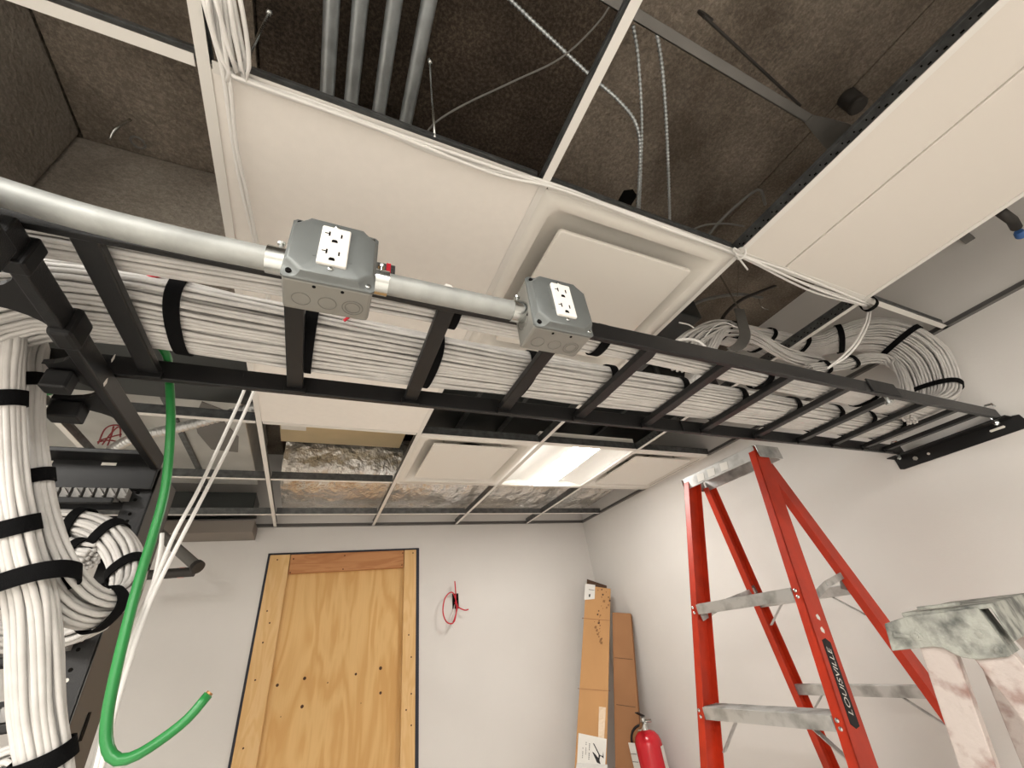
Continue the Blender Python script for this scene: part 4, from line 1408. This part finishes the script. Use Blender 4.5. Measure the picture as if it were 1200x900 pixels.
single_cable('thin_wire', [at(716, -6, 2, 2.92), at(708, 18, 2, 2.9), at(660, 66, 2, 2.85), at(600, 96, 2, 2.80), at(545, 122, 2, 2.74), at(512, 142, 2, 2.70), at(498, 158, 2, 2.66)], .0020, M_pipe, 'thin grey wire drooping through the open cell beside the four pipes', 'wire')
# four straight conduits
for k, (px, py) in enumerate(((383, 118), (411, 125), (443, 138), (474, 150))):
    c = at(px, py, 2, 3.05)
    xx = c[0]
    o_ = MB().tube([V(xx, YF + .05, 3.05), V(xx, 1.10, 3.05)], .0178, 18).build('metal_pipe', M_emt_d, smooth='auto')
    tag(o_, ['leftmost of four parallel metal pipes above the upper open cell', 'second from left of four parallel metal pipes above the open cell', 'third from left of four parallel metal pipes above the open cell', 'rightmost of four parallel metal pipes above the open cell'][k], 'pipe', 'parallel metal pipes')
# stud, bracket, rod, black coupling on the deck
c0 = at(757, 10, 2, 2.80)
c1b = at(972, 163, 2, 2.80)
yb = (c0[1] + c1b[1]) / 2
st = thing('metal_stud', (.8, yb, 2.78), 'grey metal stud crossing the upper right open cell', 'stud')
MB().box((.36, yb - .010, 2.79), (c1b[0], yb + .010, 2.793)).box((.36, yb + .008, 2.79), (c1b[0], yb + .010, 2.815)).build('stud_bar', M_pipe, st)
MB().prism([(-.06, -.010), (.0, -.022), (.07, -.034), (.07, .034), (0, .022), (-.06, .010)], V(c1b[0] - .06, yb, 2.785), V(1, 0, 0), V(0, 1, 0), V(0, 0, .004)).build('end_bracket', M_pipe, st)
a_, b_ = at(826, 20, 2, 2.98), at(938, 124, 2, 2.93)
rod = thing('threaded_rod', a_, 'thin dark rod hooked under the deck near the creased panel', 'rod')
MB().cyl(a_, b_, .0035, 8).build('rod', M_iron, rod)
MB().tube(spline([a_, a_ + V(.0, .0, .04), a_ + V(.03, .0, .055), a_ + V(.04, 0, .03)], 12), .004, 8).build('hook', M_iron, rod, smooth=True)
cb = at(1000, 120, 2, 3.06)
MBc = MB().lathe([(.022, -.03), (.027, -.026), (.027, -.012), (.022, -.008), (.027, .0), (.027, .04)], cb, (0, 0, 1), 20)
tag(MBc.build('pipe_coupling', M_iron, smooth='auto'), 'black ribbed pipe coupling in the deck above the creased panel', 'coupling')
hb = at(735, 232, 2, ZD - .006)
tag(MB().prism([(-.03, -.02), (.0, -.035), (.03, -.02), (.034, .02), (.01, .05), (-.025, .035)], hb, V(1, 0, 0), V(0, 1, 0), V(0, 0, .006)).build('deck_hole', M_hole), 'dark hole knocked in the concrete deck beside the hanging armoured cables', 'hole')
ha = at(153, 140, 2, 3.09)
hk = thing('deck_anchor', ha, 'small wire anchor with a loop under the dark deck at upper left', 'anchor')
MB().tube(spline([ha, ha + V(-.02, .01, -.05), ha + V(-.03, .03, -.07)], 10), .004, 6).build('wire', M_zinc, hk, smooth=True)
MB().tube([ha + V(.01 + .016 * math.cos(a), .05 + .016 * math.sin(a), -.02) for a in np.linspace(0, 6.0, 16)], .003, 6).build('loop', M_pipe, hk, smooth=True)
# loops at the far right of that cell
single_cable('bent_rod', [at(828, 278, 2, 2.75), at(845, 258, 2, 2.77), at(870, 235, 2, 2.8), at(888, 222, 2, 2.82), at(893, 226, 2, 2.81), at(897, 240, 2, 2.80)], .0042, M_pipe, 'bent grey rod looping above the corner of the creased panel', 'rod', seg=.012)
single_cable('bent_rod', [at(806, 272, 2, 2.72), at(825, 264, 2, 2.73), at(850, 262, 2, 2.74), at(872, 265, 2, 2.74)], .0028, M_pipe, 'thin curved rod beneath the bent grey rod', 'rod', seg=.012)
# misc right plenum
c = at(1150, 290, 2, 2.85)
ss = tag(MB().bar(at(1128, 275, 2, 2.85), at(1163, 302, 2, 2.85), .03, .02, (0, 1, 0)).build('strut_stub', M_pipe, bevel=.002), 'short grey strut stub above the narrow open cell at right', 'strut')
bv = thing('valve_fitting', at(1190, 265, 2, 2.72), 'dark pipe fitting with a blue cap at the far right edge', 'fitting')
q0, q1, q2 = at(1172, 248, 2, 2.72), at(1186, 258, 2, 2.72), at(1196, 275, 2, 2.70)
MB().tube([q0, q1, (q1 + q2) / 2], .014, 12).build('pipe', M_iron, bv, smooth=True)
MB().lathe([(.010, -.02), (.014, -.01), (.014, .006), (.008, .012)], q2, nrm(q2 - q1), 12).build('cap', M_blue, bv, smooth='auto')

# left wall-side drain pipe, red wire loops
dpipe = thing('drain_pipe', at(215, 655, 1, 2.7), 'grey pipe with a dark elbow poking out below the ceiling at left', 'pipe')
P0_, P1_ = at(196, 633, 1, 2.72), at(231, 664, 1, 2.60)
dv = nrm(P1_ - P0_)
MB().tube([P0_ - dv * .25, P1_], .024, 16).build('pipe', M_pipe, dpipe, smooth='auto')
MB().lathe([(.030, -.012), (.031, .0), (.031, .012), (.024, .014)], P1_, dv, 18).build('collar', M_iron, dpipe, smooth='auto')
E0_ = at(228, 670, 1, 2.62)
E1_ = at(180, 674, 1, 2.64)
MB().tube([E0_, E1_ - V(.1, 0, 0)], .022, 14).build('elbow', M_iron, dpipe, smooth='auto')
em_ = at(213, 671, 1, 2.63)
MB().tube([em_ - V(.012, 0, 0), em_ + V(.012, 0, 0)], .0245, 14).build('band', mat('pink_band', S(206, 160, 152), .6), dpipe, smooth='auto')
rw = thing('wire_tangle', at(132, 510, 2, 2.66), 'small tangle of dark red wires beside the ribbed conduit', 'wire')
M_dred = mat('dark_red_wire', S(140, 34, 40), .5)
for l in (((115, 520), (123, 503), (135, 498), (146, 502)), ((120, 521), (130, 508), (140, 500), (141, 512)), ((117, 516), (130, 512), (142, 509)), ((133, 500), (130, 512), (126, 522)), ((114, 518), (128, 516), (140, 518))):
    MB().tube(spline([at(px, py, 2, 2.66 + .01 * (i % 2)) for i, (px, py) in enumerate(l)], 18), .0028, 6).build('wire', M_dred, rw, smooth=True)

# ------------------------------------------------------------------ loose white cables on the grid
WR = .0034
g = 'white cables along the grid'
lines = [
    [(262, -8), (268, 40), (275, 75), (290, 93), (400, 131), (520, 184), (640, 213), (760, 259), (868, 299), (940, 331), (1018, 357)],
    [(250, -8), (258, 50), (268, 84), (300, 101), (420, 143), (540, 190), (645, 217), (770, 264), (868, 301), (950, 341), (1016, 359)],
    [(272, -8), (282, 45), (289, 80), (286, 92), (330, 109), (470, 158), (600, 203), (740, 250), (866, 298), (930, 320), (1014, 355)],
    [(244, -8), (255, 50), (270, 86), (310, 103), (460, 157), (580, 204), (660, 223), (780, 268), (869, 300), (960, 340), (1015, 358)],
]
for i, l in enumerate(lines):
    zz_ = [ZC + .03 if k < 2 else ZC - .004 - .003 * i for k in range(len(l))]
    single_cable('white_cable', [at(px, py, 2, z) for (px, py), z in zip(l, zz_)], WR, M_cable_w, ['white cable lying along the cross tee, topmost of the run', 'white cable sagging lowest under the long cross tee', 'white cable hugging the edge of the long cross tee', 'white cable in the middle of the run under the cross tee'][i], 'cable', g, seg=.03)
drops = [
    ([(236, -8), (252, 50), (262, 90), (272, 160), (284, 225), (300, 290), (312, 340), (322, 400)], 'white cable crossing the big tile and passing behind the conduit'),
    ([(256, -8), (264, 60), (270, 100), (277, 170), (290, 230), (303, 292), (314, 342), (325, 402)], 'white cable crossing the big tile beside its twin'),
    ([(268, -8), (274, 40), (282, 75), (284, 93), (277, 84), (266, 50), (256, 10), (250, -8)], 'white cable hanging in a slack loop at the tee crossing'),
    ([(280, -8), (287, 30), (291, 60), (291, 88), (285, 93), (281, 70), (274, 30), (268, -8)], 'white cable looping widest at the upper tee crossing'),
    ([(242, -8), (248, 30), (258, 65), (268, 82), (266, 95)], 'short white cable hanging beside the left main tee'),
]
for l, lab in drops:
    single_cable('white_cable', [at(px, py, 2, ZC - .012 - .001 * k) for k, (px, py) in enumerate(l)], WR, M_cable_w, lab, 'cable', g)
w2 = [[(292, 440), (283, 465), (258, 520), (232, 575), (205, 625), (187, 668), (168, 715), (148, 770), (130, 830), (112, 905)],
      [(303, 440), (296, 462), (272, 515), (244, 570), (217, 622), (195, 665), (176, 705), (158, 755), (136, 830), (118, 905)]]
for i, l in enumerate(w2):
    single_cable('white_cable', [at(px, py, 1, 1.0 - .012 * k) for k, (px, py) in enumerate(l)], .0036, M_cable_w, ['white cable hanging past the rack, left of the pair', 'white cable hanging past the rack, right of the pair'][i], 'cable', 'white cables hanging by the rack')
single_cable('white_cable', [at(px, py, 1, .95) for px, py in ((190, 625), (188, 645), (178, 690), (158, 730), (146, 760), (138, 800), (122, 850), (108, 905))], .0036, M_cable_w, 'white cable running down closest to the rack upright', 'cable', 'white cables hanging by the rack')
# tie at the corner of the creased panel, tie + drop at the coil
wt = thing('cable_tie', at(868, 299, 2, ZC), 'white twisted tie around the cables at the panel corner', 'cable tie')
MB().tube([at(868, 297, 2, ZC - .012) + V(0, .014 * math.cos(a), .016 * math.sin(a)) for a in np.linspace(0, 6.2, 16)], .003, 6).build('loop', M_cable_w, wt, smooth=True)
MB().tube(spline([at(866, 294, 2, ZC - .012), at(858, 290, 2, ZC - .02), at(864, 300, 2, ZC - .02), at(876, 316, 2, ZC - .02)], 12), .0025, 6).build('tail', M_cable_w, wt, smooth=True)
vt = thing('hook_and_loop_tie', at(1017, 357, 2, ZC), 'black fabric tie holding white cables at the grid corner above the coil', 'cable tie')
c = at(1018, 356, 2, ZC - .004)
strap_ring(vt, c, nrm(V(1, .12, 0)), V(0, 1, 0), V(0, 0, 1), .022, .020, .018, M_velcro)
for i, l in enumerate([[(1018, 360), (1014, 378), (1003, 400), (990, 415), (970, 432)], [(1021, 360), (1017, 380), (1006, 402), (992, 418), (973, 430)]]):
    single_cable('white_cable', [at(px, py, 1, .44 + .02 * k) for k, (px, py) in enumerate(l)], .0032, M_cable_w, ['left strand of the white cable pair dropping across the coil', 'right strand of the white cable pair dropping across the coil'][i], 'cable', 'white strands at the coil')
# loose stuff in the cell above the tangle
misc = [([(780, 405), (800, 398), (818, 400), (832, 412), (845, 417)], .0045, M_cable_w, 'thick white cable end arching just behind the near rail', .62),
        ([(796, 378), (810, 382), (822, 395), (830, 415)], .0025, M_cable_w, 'thin white wire loop left of the tangle', .68),
        ([(826, 395), (838, 382), (850, 378), (864, 384)], .0022, M_cable_w, 'thin white wire arcing beside the strap hook', .66),
        ([(805, 360), (830, 350), (865, 345), (893, 349)], .007, M_pipe, 'grey flexible tube end reaching out under the diffuser corner', .75),
        ([(842, 385), (850, 368), (868, 352), (890, 342), (922, 330)], .007, M_iron, 'dark flexible tube curving up over the strap hook', .74),
        ([(865, 305), (865, 330), (864, 348)], .0015, M_zinc, 'thin hanger wire below the panel corner', .70),
        ([(889, 350), (893, 360), (901, 363)], .0015, M_zinc, 'bent wire end dangling from the grey tube', .74)]
for l, r, m_, lab, y in misc:
    single_cable('loose_wire', [at(px, py, 1, y) for px, py in l], r, m_, lab, 'wire', seg=.012)
